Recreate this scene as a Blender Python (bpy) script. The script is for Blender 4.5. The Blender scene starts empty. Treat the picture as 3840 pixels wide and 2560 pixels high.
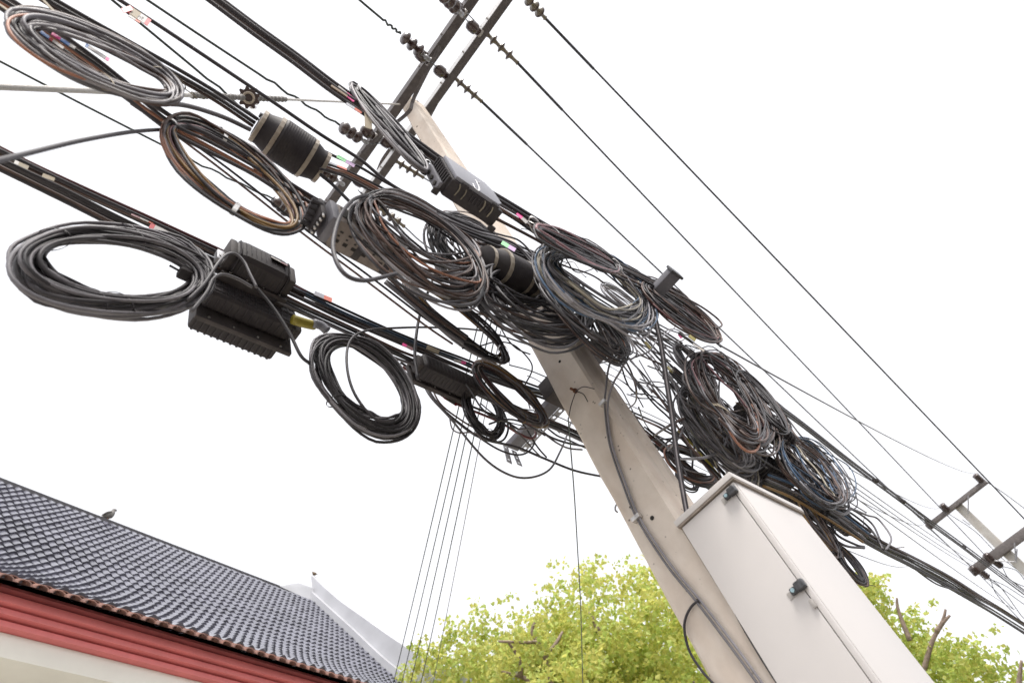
import bpy, bmesh, math, random
import numpy as np
from mathutils import Matrix, Vector
R = math.radians
rng = random.Random(7)
SC = bpy.context.scene
COL = SC.collection

# ---------------------------------------------------------------- camera, sky, sun, exposure
# World frame: +Y runs along the road, +X is the road side, Z is up. The camera stands at the kerb, looks up and is rolled.
FOC = 2600.0                                   # focal length in pixels of a 3840 px wide frame
CX, CY = 1920.0, 1280.0
ZEN = np.array([890 - CX, -740 - CY, FOC]); ZEN /= np.linalg.norm(ZEN)     # zenith seen from the camera
fw = np.array([0, 0, 1.0]); AZ = fw - ZEN * (fw @ ZEN); AZ /= np.linalg.norm(AZ)
RT = np.cross(AZ, ZEN)
if RT[0] < 0: RT = -RT
ca, sa = math.cos(R(28)), math.sin(R(28))
WR = np.stack([RT * ca - AZ * sa, AZ * ca + RT * sa, ZEN])                 # camera -> world rotation
EYE = np.array([0, 0, 1.6])
cam_data = bpy.data.cameras.new('camera')
cam = bpy.data.objects.new('camera', cam_data); COL.objects.link(cam)
cam_data.sensor_width = 36; cam_data.lens = 36 * FOC / 3840
cam_data.clip_start = 0.05; cam_data.clip_end = 2000
cam_data.dof.use_dof = True; cam_data.dof.focus_distance = 4.6; cam_data.dof.aperture_fstop = 2.2
M3 = np.stack([WR @ [1, 0, 0], WR @ [0, -1, 0], WR @ [0, 0, -1]], axis=1)
cam.matrix_world = Matrix([list(M3[i]) + [EYE[i]] for i in range(3)] + [[0, 0, 0, 1]])
SC.camera = cam

SUN_EL, SUN_AZ = 58, 118                        # azimuth from +Y towards +X
world = bpy.data.worlds.new('World'); SC.world = world; world.use_nodes = True
nt = world.node_tree; nt.nodes.clear()
sky = nt.nodes.new('ShaderNodeTexSky'); sky.sky_type = 'NISHITA'; sky.sun_disc = False
sky.sun_elevation = R(SUN_EL); sky.sun_rotation = R(SUN_AZ); sky.dust_density = 6; sky.air_density = 1.2; sky.ozone_density = 1
hs = nt.nodes.new('ShaderNodeHueSaturation'); hs.inputs['Saturation'].default_value = 0.10
bg = nt.nodes.new('ShaderNodeBackground'); bg.inputs['Strength'].default_value = 0.15
wo = nt.nodes.new('ShaderNodeOutputWorld')
ov = nt.nodes.new('ShaderNodeMix'); ov.data_type = 'RGBA'; ov.inputs['Factor'].default_value = .80       # thin bright cloud evens out the clear-sky gradient
ov.inputs[7].default_value = (2.26, 2.27, 2.38, 1)
nt.links.new(sky.outputs[0], hs.inputs['Color']); nt.links.new(hs.outputs[0], ov.inputs[6]); nt.links.new(ov.outputs[2], bg.inputs[0]); nt.links.new(bg.outputs[0], wo.inputs[0])
sl = bpy.data.lights.new('sun', 'SUN'); sl.energy = 1.0; sl.angle = R(20); sl.color = (1.0, 0.95, 0.88)
sun = bpy.data.objects.new('sun', sl); COL.objects.link(sun)
sd = Vector((math.sin(R(SUN_AZ)) * math.cos(R(SUN_EL)), math.cos(R(SUN_AZ)) * math.cos(R(SUN_EL)), math.sin(R(SUN_EL))))
sun.rotation_euler = sd.to_track_quat('Z', 'Y').to_euler()
SC.view_settings.view_transform = 'Standard'; SC.view_settings.look = 'None'
SC.view_settings.exposure = 1.75; SC.view_settings.gamma = 1
SC.cycles.max_bounces = 6

# ---------------------------------------------------------------- helpers
K = 1 / 0.6125                                  # survey coordinates are in a 2352 px wide copy of the view
def ray(u, v):
    d = WR @ np.array([u * K - CX, v * K - CY, FOC]); return d / np.linalg.norm(d)
def onX(u, v, x): d = ray(u, v); return EYE + d * (x / d[0])
def onY(u, v, y): d = ray(u, v); return EYE + d * (y / d[1])
def onZ(u, v, z): d = ray(u, v); return EYE + d * ((z - EYE[2]) / d[2])
def atR(u, v, r): return EYE + ray(u, v) * r
def proj(P):
    q = (np.asarray(P) - EYE) @ WR; return q[..., 0] / q[..., 2] * FOC + CX, q[..., 1] / q[..., 2] * FOC + CY

def mat(name, col, rough=.6, var=.25, scale=30, bump=0, metal=0, col2=None, spec=.5, rnd=0, stretch=None, trans=0, coat=0, detail=4):
    m = bpy.data.materials.new(name); m.use_nodes = True
    n, l = m.node_tree.nodes, m.node_tree.links
    b = n['Principled BSDF']; b.inputs['Roughness'].default_value = rough; b.inputs['Metallic'].default_value = metal
    b.inputs['Specular IOR Level'].default_value = spec
    if coat: b.inputs['Coat Weight'].default_value = coat; b.inputs['Coat Roughness'].default_value = .2
    tc = n.new('ShaderNodeTexCoord'); mp = n.new('ShaderNodeMapping')
    if stretch: mp.inputs['Scale'].default_value = stretch
    l.new(tc.outputs['Object'], mp.inputs['Vector'])
    nz = n.new('ShaderNodeTexNoise'); nz.inputs['Scale'].default_value = scale; nz.inputs['Detail'].default_value = detail; nz.inputs['Roughness'].default_value = .65
    l.new(mp.outputs[0], nz.inputs['Vector'])
    c2 = col2 or tuple(max(0, c * (1 - var)) for c in col)
    rp = n.new('ShaderNodeValToRGB'); rp.color_ramp.elements[0].position = .35; rp.color_ramp.elements[1].position = .65
    rp.color_ramp.elements[0].color = (*c2, 1); rp.color_ramp.elements[1].color = (*col, 1)
    l.new(nz.outputs['Fac'], rp.inputs['Fac'])
    out = rp.outputs['Color']
    if rnd:
        oi = n.new('ShaderNodeObjectInfo'); hv = n.new('ShaderNodeHueSaturation')
        mr = n.new('ShaderNodeMapRange'); mr.inputs['To Min'].default_value = 1 - rnd; mr.inputs['To Max'].default_value = 1 + rnd
        l.new(oi.outputs['Random'], mr.inputs['Value']); l.new(mr.outputs[0], hv.inputs['Value']); l.new(out, hv.inputs['Color']); out = hv.outputs['Color']
    l.new(out, b.inputs['Base Color'])
    rr = n.new('ShaderNodeMapRange'); rr.inputs['To Min'].default_value = max(.05, rough - .12); rr.inputs['To Max'].default_value = min(1, rough + .12)
    l.new(nz.outputs['Fac'], rr.inputs['Value']); l.new(rr.outputs[0], b.inputs['Roughness'])
    if bump:
        bp = n.new('ShaderNodeBump'); bp.inputs['Strength'].default_value = bump; bp.inputs['Distance'].default_value = .01
        l.new(nz.outputs['Fac'], bp.inputs['Height']); l.new(bp.outputs[0], b.inputs['Normal'])
    if trans:
        tr = n.new('ShaderNodeBsdfTranslucent'); mx = n.new('ShaderNodeMixShader'); mx.inputs[0].default_value = trans
        l.new(out, tr.inputs['Color']); l.new(b.outputs[0], mx.inputs[1]); l.new(tr.outputs[0], mx.inputs[2]); l.new(mx.outputs[0], n['Material Output'].inputs['Surface'])
    return m

MAT = dict(
    black=mat('cable_black', (.046, .041, .046), .55, .4, 7, 0, spec=.4, rnd=.5),
    grey=mat('cable_grey', (.165, .155, .168), .55, .3, 7, 0, rnd=.45),
    pale=mat('cable_pale_grey', (.26, .24, .25), .55, .3, 7, 0, rnd=.3),
    brown=mat('cable_brown', (.095, .060, .050), .55, .4, 7, 0, spec=.4, rnd=.5),
    orange=mat('cable_orange', (.33, .14, .08), .55, .3, 7, 0, rnd=.3),
    ochre=mat('cable_ochre', (.20, .11, .03), .55, .3, 7, 0, rnd=.3),
    red=mat('cable_red', (.11, .03, .03), .55, .3, 7, 0, spec=.4, rnd=.3),
    pink=mat('cable_pink', (.25, .13, .14), .55, .3, 7, 0, rnd=.3),
    blue=mat('cable_blue', (.045, .085, .15), .55, .3, 7, 0, spec=.4, rnd=.4),
    cream=mat('cable_cream', (.33, .29, .22), .55, .3, 7, 0, rnd=.3),
    green=mat('cable_green_black', (.018, .028, .022), .5, .3, 7, 0),
    yellow=mat('cable_yellow', (.30, .245, .03), .5, .2, 40),
    hv=mat('bare_wire', (.03, .03, .033), .5, .2, 3, metal=.3),
    thin=mat('drop_wire', (.09, .11, .10), .6, .3, 3),
    far=mat('far_wire', (.20, .20, .21), .6, .3, 3),
    plastic=mat('black_plastic', (.034, .029, .033), .6, .45, 9, .12, col2=(.05, .044, .043), spec=.25),
    rib=mat('black_plastic_rib', (.058, .052, .056), .6, .4, 9, .1, spec=.3),
    flange=mat('dusty_black_plastic', (.07, .06, .058), .65, .4, 14, .12, col2=(.042, .036, .036), spec=.3),
    greybox=mat('dusty_brown_plastic', (.20, .165, .145), .6, .35, 16, .1, col2=(.13, .105, .092)),
    lid=mat('grey_plastic', (.22, .22, .25), .42, .15, 8),
    band=mat('beige_band', (.42, .36, .29), .42, .25, 25, metal=.15),
    steel=mat('galvanised_strap', (.62, .60, .58), .34, .25, 40, metal=.75),
    galv=mat('galvanised_steel', (.40, .40, .42), .42, .35, 25, .1, metal=.6),
    slate=mat('grey_painted_channel', (.15, .145, .165), .5, .25, 14, .1),
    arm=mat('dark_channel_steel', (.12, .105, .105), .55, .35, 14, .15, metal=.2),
    armlit=mat('lit_channel_steel', (.16, .14, .135), .55, .35, 14, .15, metal=.2),  # paler copy of the arm steel, light put into the colour
    conc=mat('pole_concrete', (.63, .56, .495), .85, .2, 5, .12, col2=(.55, .485, .425), detail=9),
    conc2=mat('far_pole_concrete', (.50, .48, .45), .85, .2, 3, .1),
    hole=mat('dark_hole', (.02, .017, .015), .9, .2, 30),
    rust=mat('rusty_steel', (.17, .07, .035), .8, .5, 30, .2),
    cab=mat('cabinet_paint', (.545, .515, .50), .45, .045, 2.2, .02),
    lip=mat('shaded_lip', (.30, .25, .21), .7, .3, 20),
    latch=mat('latch_zinc', (.09, .09, .095), .42, .5, 60, .2, metal=.5),
    seam=mat('rubber_gasket', (.012, .012, .013), .7),
    lens=mat('lock_face', (.30, .43, .48), .3, .2, 20),
    porc=mat('brown_porcelain', (.055, .030, .026), .22, .3, 20, coat=.5),
    porc2=mat('olive_insulator', (.16, .13, .085), .35, .3, 20, coat=.3),
    rope=mat('guy_strand', (.52, .50, .47), .5, .25, 20, .4, metal=.1, stretch=(1, 8, 8)),
    grip=mat('taped_grip', (.17, .16, .15), .7, .4, 60, .5),
    tagw=mat('white_tag', (.38, .355, .335), .5, .15, 10), tagr=mat('red_tape', (.42, .012, .022), .5, .1, 10),
    tago=mat('orange_tape', (.46, .085, .04), .5, .1, 10), tagp=mat('pink_tape', (.78, .06, .28), .5, .1, 10),
    tagg=mat('green_tape', (.33, .72, .36), .5, .1, 10), tagv=mat('violet_tape', (.58, .40, .62), .5, .1, 10),
    tagy=mat('buff_paper', (.28, .23, .155), .7, .2, 10), tagb=mat('blue_tape', (.03, .13, .38), .5, .1, 10),
    ink=mat('black_ink', (.02, .02, .02), .6), paint=mat('white_paint', (.85, .84, .85), .5, .03, 10),
    tile=mat('glazed_roof_tile', (.105, .105, .135), .24, .3, 1.3, rnd=.25, coat=.5),
    terra=mat('terracotta', (.24, .115, .085), .8, .4, 12, .2, col2=(.13, .07, .06)),
    ridge=mat('ridge_flashing', (.02, .018, .024), .6, .3, 10),
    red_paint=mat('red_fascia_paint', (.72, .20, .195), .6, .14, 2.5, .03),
    maroon=mat('maroon_shade', (.22, .045, .045), .6, .2, 5),  # darker red with the shade under the eave put into the colour
    wall=mat('cream_wall', (.82, .80, .73), .7, .10, 1.2, .03),
    white=mat('white_render', (.47, .475, .505), .6, .12, 1.5, .03),
    bark=mat('bark', (.33, .25, .205), .9, .4, 20, .4),
    ground=mat('asphalt', (.075, .074, .072), .9, .3, 40, .2), pave=mat('concrete_paving', (.38, .355, .32), .9, .25, 6, .1),
    bird=mat('grey_feathers', (.20, .19, .18), .7, .3, 40), birdb=mat('brown_feathers', (.17, .12, .07), .7, .4, 40),
)
def pit_concrete(m):
    n, l = m.node_tree.nodes, m.node_tree.links; b = n['Principled BSDF']; src = b.inputs['Base Color'].links[0].from_socket
    tc = n.new('ShaderNodeTexCoord')
    vo = n.new('ShaderNodeTexVoronoi'); vo.inputs['Scale'].default_value = 19; vo.inputs['Randomness'].default_value = 1
    vp = n.new('ShaderNodeMapRange'); vp.inputs['From Min'].default_value = .05; vp.inputs['From Max'].default_value = .15; vp.clamp = True
    nz = n.new('ShaderNodeTexNoise'); nz.inputs['Scale'].default_value = 7; gt = n.new('ShaderNodeMath'); gt.operation = 'GREATER_THAN'; gt.inputs[1].default_value = .54
    mx = n.new('ShaderNodeMath'); mx.operation = 'MAXIMUM'; inv = n.new('ShaderNodeMath'); inv.operation = 'SUBTRACT'; inv.inputs[0].default_value = 1
    l.new(tc.outputs['Object'], vo.inputs['Vector']); l.new(tc.outputs['Object'], nz.inputs['Vector']); l.new(vo.outputs['Distance'], vp.inputs['Value'])
    l.new(nz.outputs['Fac'], gt.inputs[0]); l.new(gt.outputs[0], inv.inputs[1]); l.new(inv.outputs[0], mx.inputs[0]); l.new(vp.outputs[0], mx.inputs[1])
    mp = n.new('ShaderNodeMapping'); mp.inputs['Scale'].default_value = (4, 4, 1.7); st = n.new('ShaderNodeTexNoise'); st.inputs['Scale'].default_value = 1.6; st.inputs['Detail'].default_value = 6
    sr = n.new('ShaderNodeValToRGB'); sr.color_ramp.elements[0].position = .42; sr.color_ramp.elements[0].color = (.70, .60, .52, 1); sr.color_ramp.elements[1].position = .58; sr.color_ramp.elements[1].color = (1, 1, 1, 1)
    l.new(tc.outputs['Object'], mp.inputs['Vector']); l.new(mp.outputs[0], st.inputs['Vector']); l.new(st.outputs['Fac'], sr.inputs['Fac'])
    m1 = n.new('ShaderNodeMix'); m1.data_type = 'RGBA'; m1.blend_type = 'MULTIPLY'; m1.inputs['Factor'].default_value = .30; l.new(src, m1.inputs[6]); l.new(sr.outputs[0], m1.inputs[7])
    m2 = n.new('ShaderNodeMix'); m2.data_type = 'RGBA'; m2.inputs[6].default_value = (.13, .11, .10, 1); l.new(mx.outputs[0], m2.inputs['Factor']); l.new(m1.outputs[2], m2.inputs[7]); l.new(m2.outputs[2], b.inputs['Base Color'])
pit_concrete(MAT['conc']); pit_concrete(MAT['conc2'])
def leafmat(name, c1, c2):
    m = mat(name, c1, .55, .3, 1.1, col2=c2, trans=.58, detail=2)
    return m
MAT['leaf'] = leafmat('leaf_yellow_green', (.65, .62, .18), (.51, .53, .135))
MAT['leaf2'] = leafmat('leaf_lime', (.56, .63, .18), (.44, .54, .135))

def link(name, verts, faces, m, parent=None, smooth=True, loc=None):
    me = bpy.data.meshes.new(name); me.from_pydata([tuple(map(float, v)) for v in verts], [], [tuple(int(i) for i in f) for f in faces]); me.update()
    if smooth: me.polygons.foreach_set('use_smooth', [True] * len(me.polygons))
    me.materials.append(MAT[m] if isinstance(m, str) else m)
    o = bpy.data.objects.new(name, me); COL.objects.link(o)
    if parent is not None: o.parent = parent
    return o
def tag(o, label, cat=None, group=None, kind=None):
    if label: o['label'] = label
    if cat: o['category'] = cat
    if group: o['group'] = group
    if kind: o['kind'] = kind
    return o
def thing(name, label, cat, group=None):
    o = bpy.data.objects.new(name, None); COL.objects.link(o); o.empty_display_size = .05
    return tag(o, label, cat, group)
def settle(root, p):
    """move an empty to the base of its thing while its parts stay where they are"""
    p = Vector([float(c) for c in p]); root.location = p
    for ch in root.children: ch.location = ch.location - p

def crom(P, n, closed=False):
    """Catmull-Rom through the points, n samples per span"""
    P = np.asarray(P, float)
    if len(P) == 2 and not closed:
        t = np.linspace(0, 1, n + 1)[:, None]; return P[0] * (1 - t) + P[1] * t
    if closed: Q = np.vstack([P[-1], P, P[0], P[1]])
    else: Q = np.vstack([2 * P[0] - P[1], P, 2 * P[-1] - P[-2]])
    out = []
    for i in range(1, len(Q) - 2):
        a, b, c, d = Q[i - 1], Q[i], Q[i + 1], Q[i + 2]
        for k in range(n):
            t = k / n
            out.append(.5 * (2 * b + (c - a) * t + (2 * a - 5 * b + 4 * c - d) * t * t + (3 * b - a - 3 * c + d) * t ** 3))
    if not closed: out.append(P[-1])
    return np.array(out)

def tube(P, r, sides=6, closed=False, flat=1.0):
    P = np.asarray(P, float); n = len(P)
    if not closed and n > 1:                     # keep the facets short
        rr0 = np.broadcast_to(np.asarray(r, float), (n,)); sg = np.linalg.norm(np.diff(P, axis=0), axis=1); cu = np.concatenate([[0], np.cumsum(sg)]); ds = max(.045, 4 * float(rr0.mean()), cu[-1] / 420)
        at = np.unique(np.concatenate([np.linspace(cu[i], cu[i + 1], int(math.ceil(sg[i] / ds)) + 1) for i in range(n - 1)]).round(7))
        P = np.stack([np.interp(at, cu, P[:, k]) for k in range(3)], 1); r = np.interp(at, cu, rr0); n = len(P)
    T = (np.roll(P, -1, 0) - np.roll(P, 1, 0)) if closed else np.gradient(P, axis=0)
    T /= np.linalg.norm(T, axis=1)[:, None] + 1e-12
    up = np.array([0, 0, 1.0]) if abs(T[0][2]) < .9 else np.array([1.0, 0, 0])
    N = np.zeros_like(P); v = np.cross(T[0], up); v /= np.linalg.norm(v); N[0] = v
    for i in range(1, n):
        v = N[i - 1] - T[i] * (N[i - 1] @ T[i]); N[i] = v / (np.linalg.norm(v) + 1e-12)
    if closed:                                   # spread the leftover twist round the loop
        v = N[-1] - T[0] * (N[-1] @ T[0]); v /= np.linalg.norm(v) + 1e-12
        tw = math.atan2(np.cross(N[0], v) @ T[0], N[0] @ v)
        for i in range(n):
            a = -tw * i / n; N[i] = N[i] * math.cos(a) + np.cross(T[i], N[i]) * math.sin(a)
    B = np.cross(T, N); r = np.broadcast_to(np.asarray(r, float), (n,))
    V = []
    for k in range(sides):
        a = 2 * math.pi * k / sides
        V.append(P + (N * math.cos(a) + B * math.sin(a) * flat) * r[:, None])
    V = np.stack(V, 1).reshape(-1, 3); F = []
    for i in range(n if closed else n - 1):
        j = (i + 1) % n
        for k in range(sides):
            k2 = (k + 1) % sides; F.append((i * sides + k, i * sides + k2, j * sides + k2, j * sides + k))
    if not closed:
        F.append(tuple(range(sides - 1, -1, -1))); F.append(tuple((n - 1) * sides + k for k in range(sides)))
    return V, F
class MB:
    """collects shapes of ONE part"""
    def __init__(s): s.v, s.f, s.n = [], [], 0
    def add(s, V, F):
        V = np.asarray(V, float); s.v.append(V); s.f += [tuple(i + s.n for i in f) for f in F]; s.n += len(V); return s
    def tube(s, P, r, sides=6, closed=False, flat=1.0): return s.add(*tube(P, r, sides, closed, flat))
    def box(s, lo, hi):
        x0, y0, z0 = lo; x1, y1, z1 = hi
        V = [(x0, y0, z0), (x1, y0, z0), (x1, y1, z0), (x0, y1, z0), (x0, y0, z1), (x1, y0, z1), (x1, y1, z1), (x0, y1, z1)]
        return s.add(V, [(0, 3, 2, 1), (4, 5, 6, 7), (0, 1, 5, 4), (1, 2, 6, 5), (2, 3, 7, 6), (3, 0, 4, 7)])
    def xf(s, fn): s.v = [np.array([fn(p) for p in V]) for V in s.v]; return s
    def build(s, name, m, parent=None, smooth=False): return link(name, np.vstack(s.v), s.f, m, parent, smooth)
def bevel(o, w, seg=2):
    bm = bmesh.new(); bm.from_mesh(o.data)
    bmesh.ops.bevel(bm, geom=bm.edges[:], offset=w, segments=seg, profile=.6, affect='EDGES', clamp_overlap=True)
    bm.to_mesh(o.data); bm.free(); o.data.polygons.foreach_set('use_smooth', [True] * len(o.data.polygons))
    o.data.set_sharp_from_angle(angle=R(35)); return o
def boxo(name, lo, hi, m, parent=None, bev=0, seg=2):
    o = MB().box(lo, hi).build(name, m, parent)
    return bevel(o, bev, seg) if bev else o
def lathe(P0, P1, prof, sides=14):
    """surface of revolution: prof = [(t along P0->P1, radius)]"""
    P0, P1 = np.asarray(P0, float), np.asarray(P1, float); ax = P1 - P0; a = ax / np.linalg.norm(ax)
    u = np.cross(a, [0, 0, 1.0]) if abs(a[2]) < .9 else np.cross(a, [1.0, 0, 0]); u /= np.linalg.norm(u); w = np.cross(a, u)
    V = [P0 + ax * t + (u * math.cos(2 * math.pi * k / sides) + w * math.sin(2 * math.pi * k / sides)) * r for t, r in prof for k in range(sides)]
    F = [(i * sides + k, i * sides + (k + 1) % sides, (i + 1) * sides + (k + 1) % sides, (i + 1) * sides + k) for i in range(len(prof) - 1) for k in range(sides)]
    F.append(tuple(range(sides - 1, -1, -1))); F.append(tuple((len(prof) - 1) * sides + k for k in range(sides)))
    return V, F

# ---------------------------------------------------------------- ground
tag(MB().box((-300, -300, -.5), (300, 300, 0)).build('ground', 'pave'), None, kind='structure')
tag(MB().box((.6, -300, -.4), (9.5, 300, .004)).build('road', 'ground'), None, kind='structure')
tag(MB().box((.45, -300, -.4), (.6, 300, .13)).build('kerb', 'pave'), None, kind='structure')

# ---------------------------------------------------------------- hall with curved tiled roof (its own axes: n towards the road, s along the eave, h above eye level)
BA = R(12.4); NV = np.array([math.cos(BA), math.sin(BA), 0]); SV = np.array([-math.sin(BA), math.cos(BA), 0])
def bl(p): return NV * p[0] + SV * p[1] + np.array([0, 0, 1.6 + p[2]])
hall = thing('tiled_hall', 'white hall with grey glazed tile roof and red eave moulding', 'building')
S0, S1 = -1.0, 11.62
prof = crom(np.array([(-11.0, 10.88), (-9.9, 9.19), (-8.77, 7.47), (-7.65, 6.26), (-6.65, 5.40), (-5.82, 4.76)]), 24)
cum = np.concatenate([[0], np.cumsum(np.linalg.norm(np.diff(prof, axis=0), axis=1))])
def on_roof(d):                                  # d metres up the slope from the eave -> (n, h), slope direction
    t = cum[-1] - d; n = np.interp(t, cum, prof[:, 0]); h = np.interp(t, cum, prof[:, 1])
    n2 = np.interp(t - .05, cum, prof[:, 0]); h2 = np.interp(t - .05, cum, prof[:, 1])
    v = np.array([n2 - n, h2 - h]); return n, h, v / (np.linalg.norm(v) + 1e-9)
deck = MB()
DP = prof[:-14] - np.array([0, .09])
V = [bl((n, s, h)) for s in (S0, S1) for n, h in DP]; nn = len(DP)
deck.add(V, [(i, i + 1, nn + i + 1, nn + i) for i in range(nn - 1)])
V = [bl((n, s, h - .12)) for s in (S0, S1) for n, h in DP]
deck.add(V, [(i, nn + i, nn + i + 1, i + 1) for i in range(nn - 1)])
roof = deck.build('roof', 'ridge', hall, True)
TW, TL = .155, .235
rows = int(cum[-1] / TL)
def tile_shape():
    """one rolled tile: a hump and a trough across, dropping to a thick front lip; local x across, y up the slope, z out of the roof"""
    xs = np.linspace(-.5, .5, 9); V = []
    for y, dz in ((-.02, .038), (TL * .5, .020), (TL + .03, .0)):
        for x in xs: V.append((x * TW * 1.06, y, dz + .022 * math.cos(2 * math.pi * x)))
    for x in xs: V.append((x * TW * 1.06, -.02, .004 + .020 * math.cos(2 * math.pi * x)))
    F = [(r * 9 + i, r * 9 + i + 1, (r + 1) * 9 + i + 1, (r + 1) * 9 + i) for r in (0, 1) for i in range(8)]
    F += [(27 + i, 27 + i + 1, i + 1, i) for i in range(8)]
    return np.array(V), F
TV, TF = tile_shape()
cands = []
for r in range(rows):
    n, h, v = on_roof(r * TL + .02); yv = NV * v[0] + np.array([0, 0, v[1]]); xv = SV; zv = np.cross(xv, yv); 
    if zv[2] < 0: zv = -zv
    for c in range(int((S1 - S0) / TW)):
        o = bl((n, S0 + (c + .5) * TW, h)) + zv * rng.uniform(-.004, .004)
        w = rng.uniform(-.012, .012); xw = xv * math.cos(w) + yv * math.sin(w); yw = -xv * math.sin(w) + yv * math.cos(w)
        W = o + TV[:, :1] * xw + TV[:, 1:2] * yw + TV[:, 2:] * zv
        px, py = proj(W[[0, 8, 18, 26]]); a = .5 * abs((px[3] - px[0]) * (py[2] - py[1]) - (px[2] - px[1]) * (py[3] - py[0]))
        inview = -20 < px.mean() < 3860 and -20 < py.mean() < 2580
        cands.append((a if inview else 0, r, o, xw, yw, zv, W))
cands.sort(key=lambda t: -t[0])
tme = bpy.data.meshes.new('tile'); tme.from_pydata([tuple(v) for v in TV], [], TF); tme.polygons.foreach_set('use_smooth', [True] * len(tme.polygons)); tme.materials.append(MAT['tile'])
tme.set_sharp_from_angle(angle=R(50))
for a, r, o, xw, yw, zv, W in cands[:300]:
    t = bpy.data.objects.new('tile', tme); COL.objects.link(t); t.parent = roof
    t.matrix_local = Matrix([[xw[i], yw[i], zv[i], o[i]] for i in range(3)] + [[0, 0, 0, 1]])
rest = MB()
for c in cands[300:]: rest.add(c[6], TF)
ro = rest.build('tiling', 'tile', roof, True); ro['kind'] = 'stuff'; ro.data.set_sharp_from_angle(angle=R(50))
# eave: terracotta end tiles in two courses
for course, (dn, dh, rad) in enumerate(((-.02, .005, .050), (.045, -.06, .054))):
    for c in range(int((S1 - S0) / TW)):
        s = S0 + (c + .5 + .5 * course) * TW; n, h, v = on_roof(0.0); V, F = [], []
        for y in (-.05, .34):
            for k in range(9):
                a = math.pi * k / 8
                for q in (1.0, .72): V.append(bl((n + dn + v[0] * (y), s + math.cos(a) * rad * q * 1.35, h + dh + v[1] * y + math.sin(a) * rad * q)))
        for k in range(8):
            i = k * 2; F += [(i, i + 2, i + 3, i + 1), (i, 18 + i, 20 + i, i + 2), (i + 1, i + 3, 21 + i, 19 + i)]
        link('eave_tile', V, F, 'terra', hall)
n, h, v = on_roof(0)
for i, (h0, h1, n1) in enumerate(((4.610, 4.690, -5.93), (4.527, 4.588, -5.975), (4.444, 4.504, -6.02))):
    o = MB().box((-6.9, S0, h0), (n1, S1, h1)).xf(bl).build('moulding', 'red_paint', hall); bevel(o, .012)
MB().box((-7.2, S0, 4.694), (-5.87, S1, 4.722)).xf(bl).build('soffit', 'maroon', hall)  # board coloured as the shadow strip between tiles and fascia
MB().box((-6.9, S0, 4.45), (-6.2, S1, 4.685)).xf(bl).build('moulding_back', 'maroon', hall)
bevel(MB().box((-6.95, S0, 4.215), (-6.09, S1, 4.441)).xf(bl).build('beam', 'wall', hall), .01)
MB().box((-16, S0, -1.6), (-6.55, S1, 4.213)).xf(bl).build('wall', 'wall', hall)
rd = MB(); rd.box((-11.1, S0, 10.80), (-10.95, S1 - .1, 10.905)).xf(bl); rd.build('ridge_cap', 'ridge', hall)
# far slope so that the roof is a solid thing
MB().add([bl((-11.0, S0, 10.84)), bl((-11.0, S1, 10.84)), bl((-16.2, S1, 4.7)), bl((-16.2, S0, 4.7))], [(0, 1, 2, 3)]).build('far_slope', 'ridge', hall)
# white swept gable parapet
top = crom(np.array([(-11.0, 11.66), (-10.3, 10.55), (-9.5, 9.45), (-8.6, 8.25), (-7.8, 7.28), (-7.2, 6.72), (-6.7, 6.40), (-6.25, 6.30), (-5.9, 6.45)]), 6)
bot = np.array([(n, min(np.interp(n, prof[:, 0], prof[:, 1]) - .25, hh - .05)) for n, hh in top])
def band(name, topc, botc, s0, s1, m):
    n = len(topc); V = [bl((p[0], s, p[1])) for s in (s0, s1) for c in (topc, botc) for p in c]; F = []
    for i in range(n - 1):
        F += [(i, i + 1, n + i + 1, n + i), (2 * n + i + 1, 2 * n + i, 3 * n + i, 3 * n + i + 1), (i + 1, i, 2 * n + i, 2 * n + i + 1), (n + i, n + i + 1, 3 * n + i + 1, 3 * n + i)]
    F += [(0, n, 3 * n, 2 * n), (n - 1, 3 * n - 1, 4 * n - 1, 2 * n - 1)]
    o = link(name, V, F, m, hall); o.data.set_sharp_from_angle(angle=R(40)); return o
band('gable_parapet', top, bot, S1 + .06, S1 + .32, 'white')
lt = np.array([(n, np.interp(n, prof[:, 0], prof[:, 1]) + .30) for n in np.linspace(-11.0, -5.9, 40)])
band('gable_kerb', lt, lt - np.array([0, .6]), S1 - .07, S1 + .055, 'white')
cap = MB(); cap.add([bl(p) for p in [(-11.08, S1 - 1.1, 10.87), (-10.94, S1 - 1.1, 10.87), (-10.94, S1 + .05, 11.22), (-11.08, S1 + .05, 11.22), (-11.08, S1 + .05, 10.8), (-10.94, S1 + .05, 10.8), (-11.05, S1 - .45, 11.20), (-10.95, S1 - .45, 11.20)]],
        [(0, 1, 7, 6), (6, 7, 2, 3), (1, 5, 2, 7), (0, 6, 3, 4), (0, 4, 5, 1), (4, 3, 2, 5)]); cap.build('ridge_end', 'white', hall, False)
tp = MB(); tp.add([bl(p) for p in [(-6.75, 12.6, 5.6), (-6.45, 12.6, 5.6), (-6.45, 12.85, 5.6), (-6.75, 12.85, 5.6), (-6.42, 12.68, 6.50), (-6.33, 12.68, 6.50), (-6.33, 12.76, 6.50), (-6.42, 12.76, 6.50)]],
        [(0, 1, 5, 4), (1, 2, 6, 5), (2, 3, 7, 6), (3, 0, 4, 7), (4, 5, 6, 7)]); tp.build('corner_finial', 'white', hall)
MB().add([bl(p) for p in [(-11, S1 + .3, 10.8), (-6.0, S1 + .3, 4.9), (-6.0, S1 + .3, -1.6), (-16, S1 + .3, -1.6), (-16, S1 + .3, 4.7)]], [(0, 1, 2, 3, 4)]).build('gable_wall', 'wall', hall)
settle(hall, bl((-6.55, 5, -1.6)))

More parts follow.
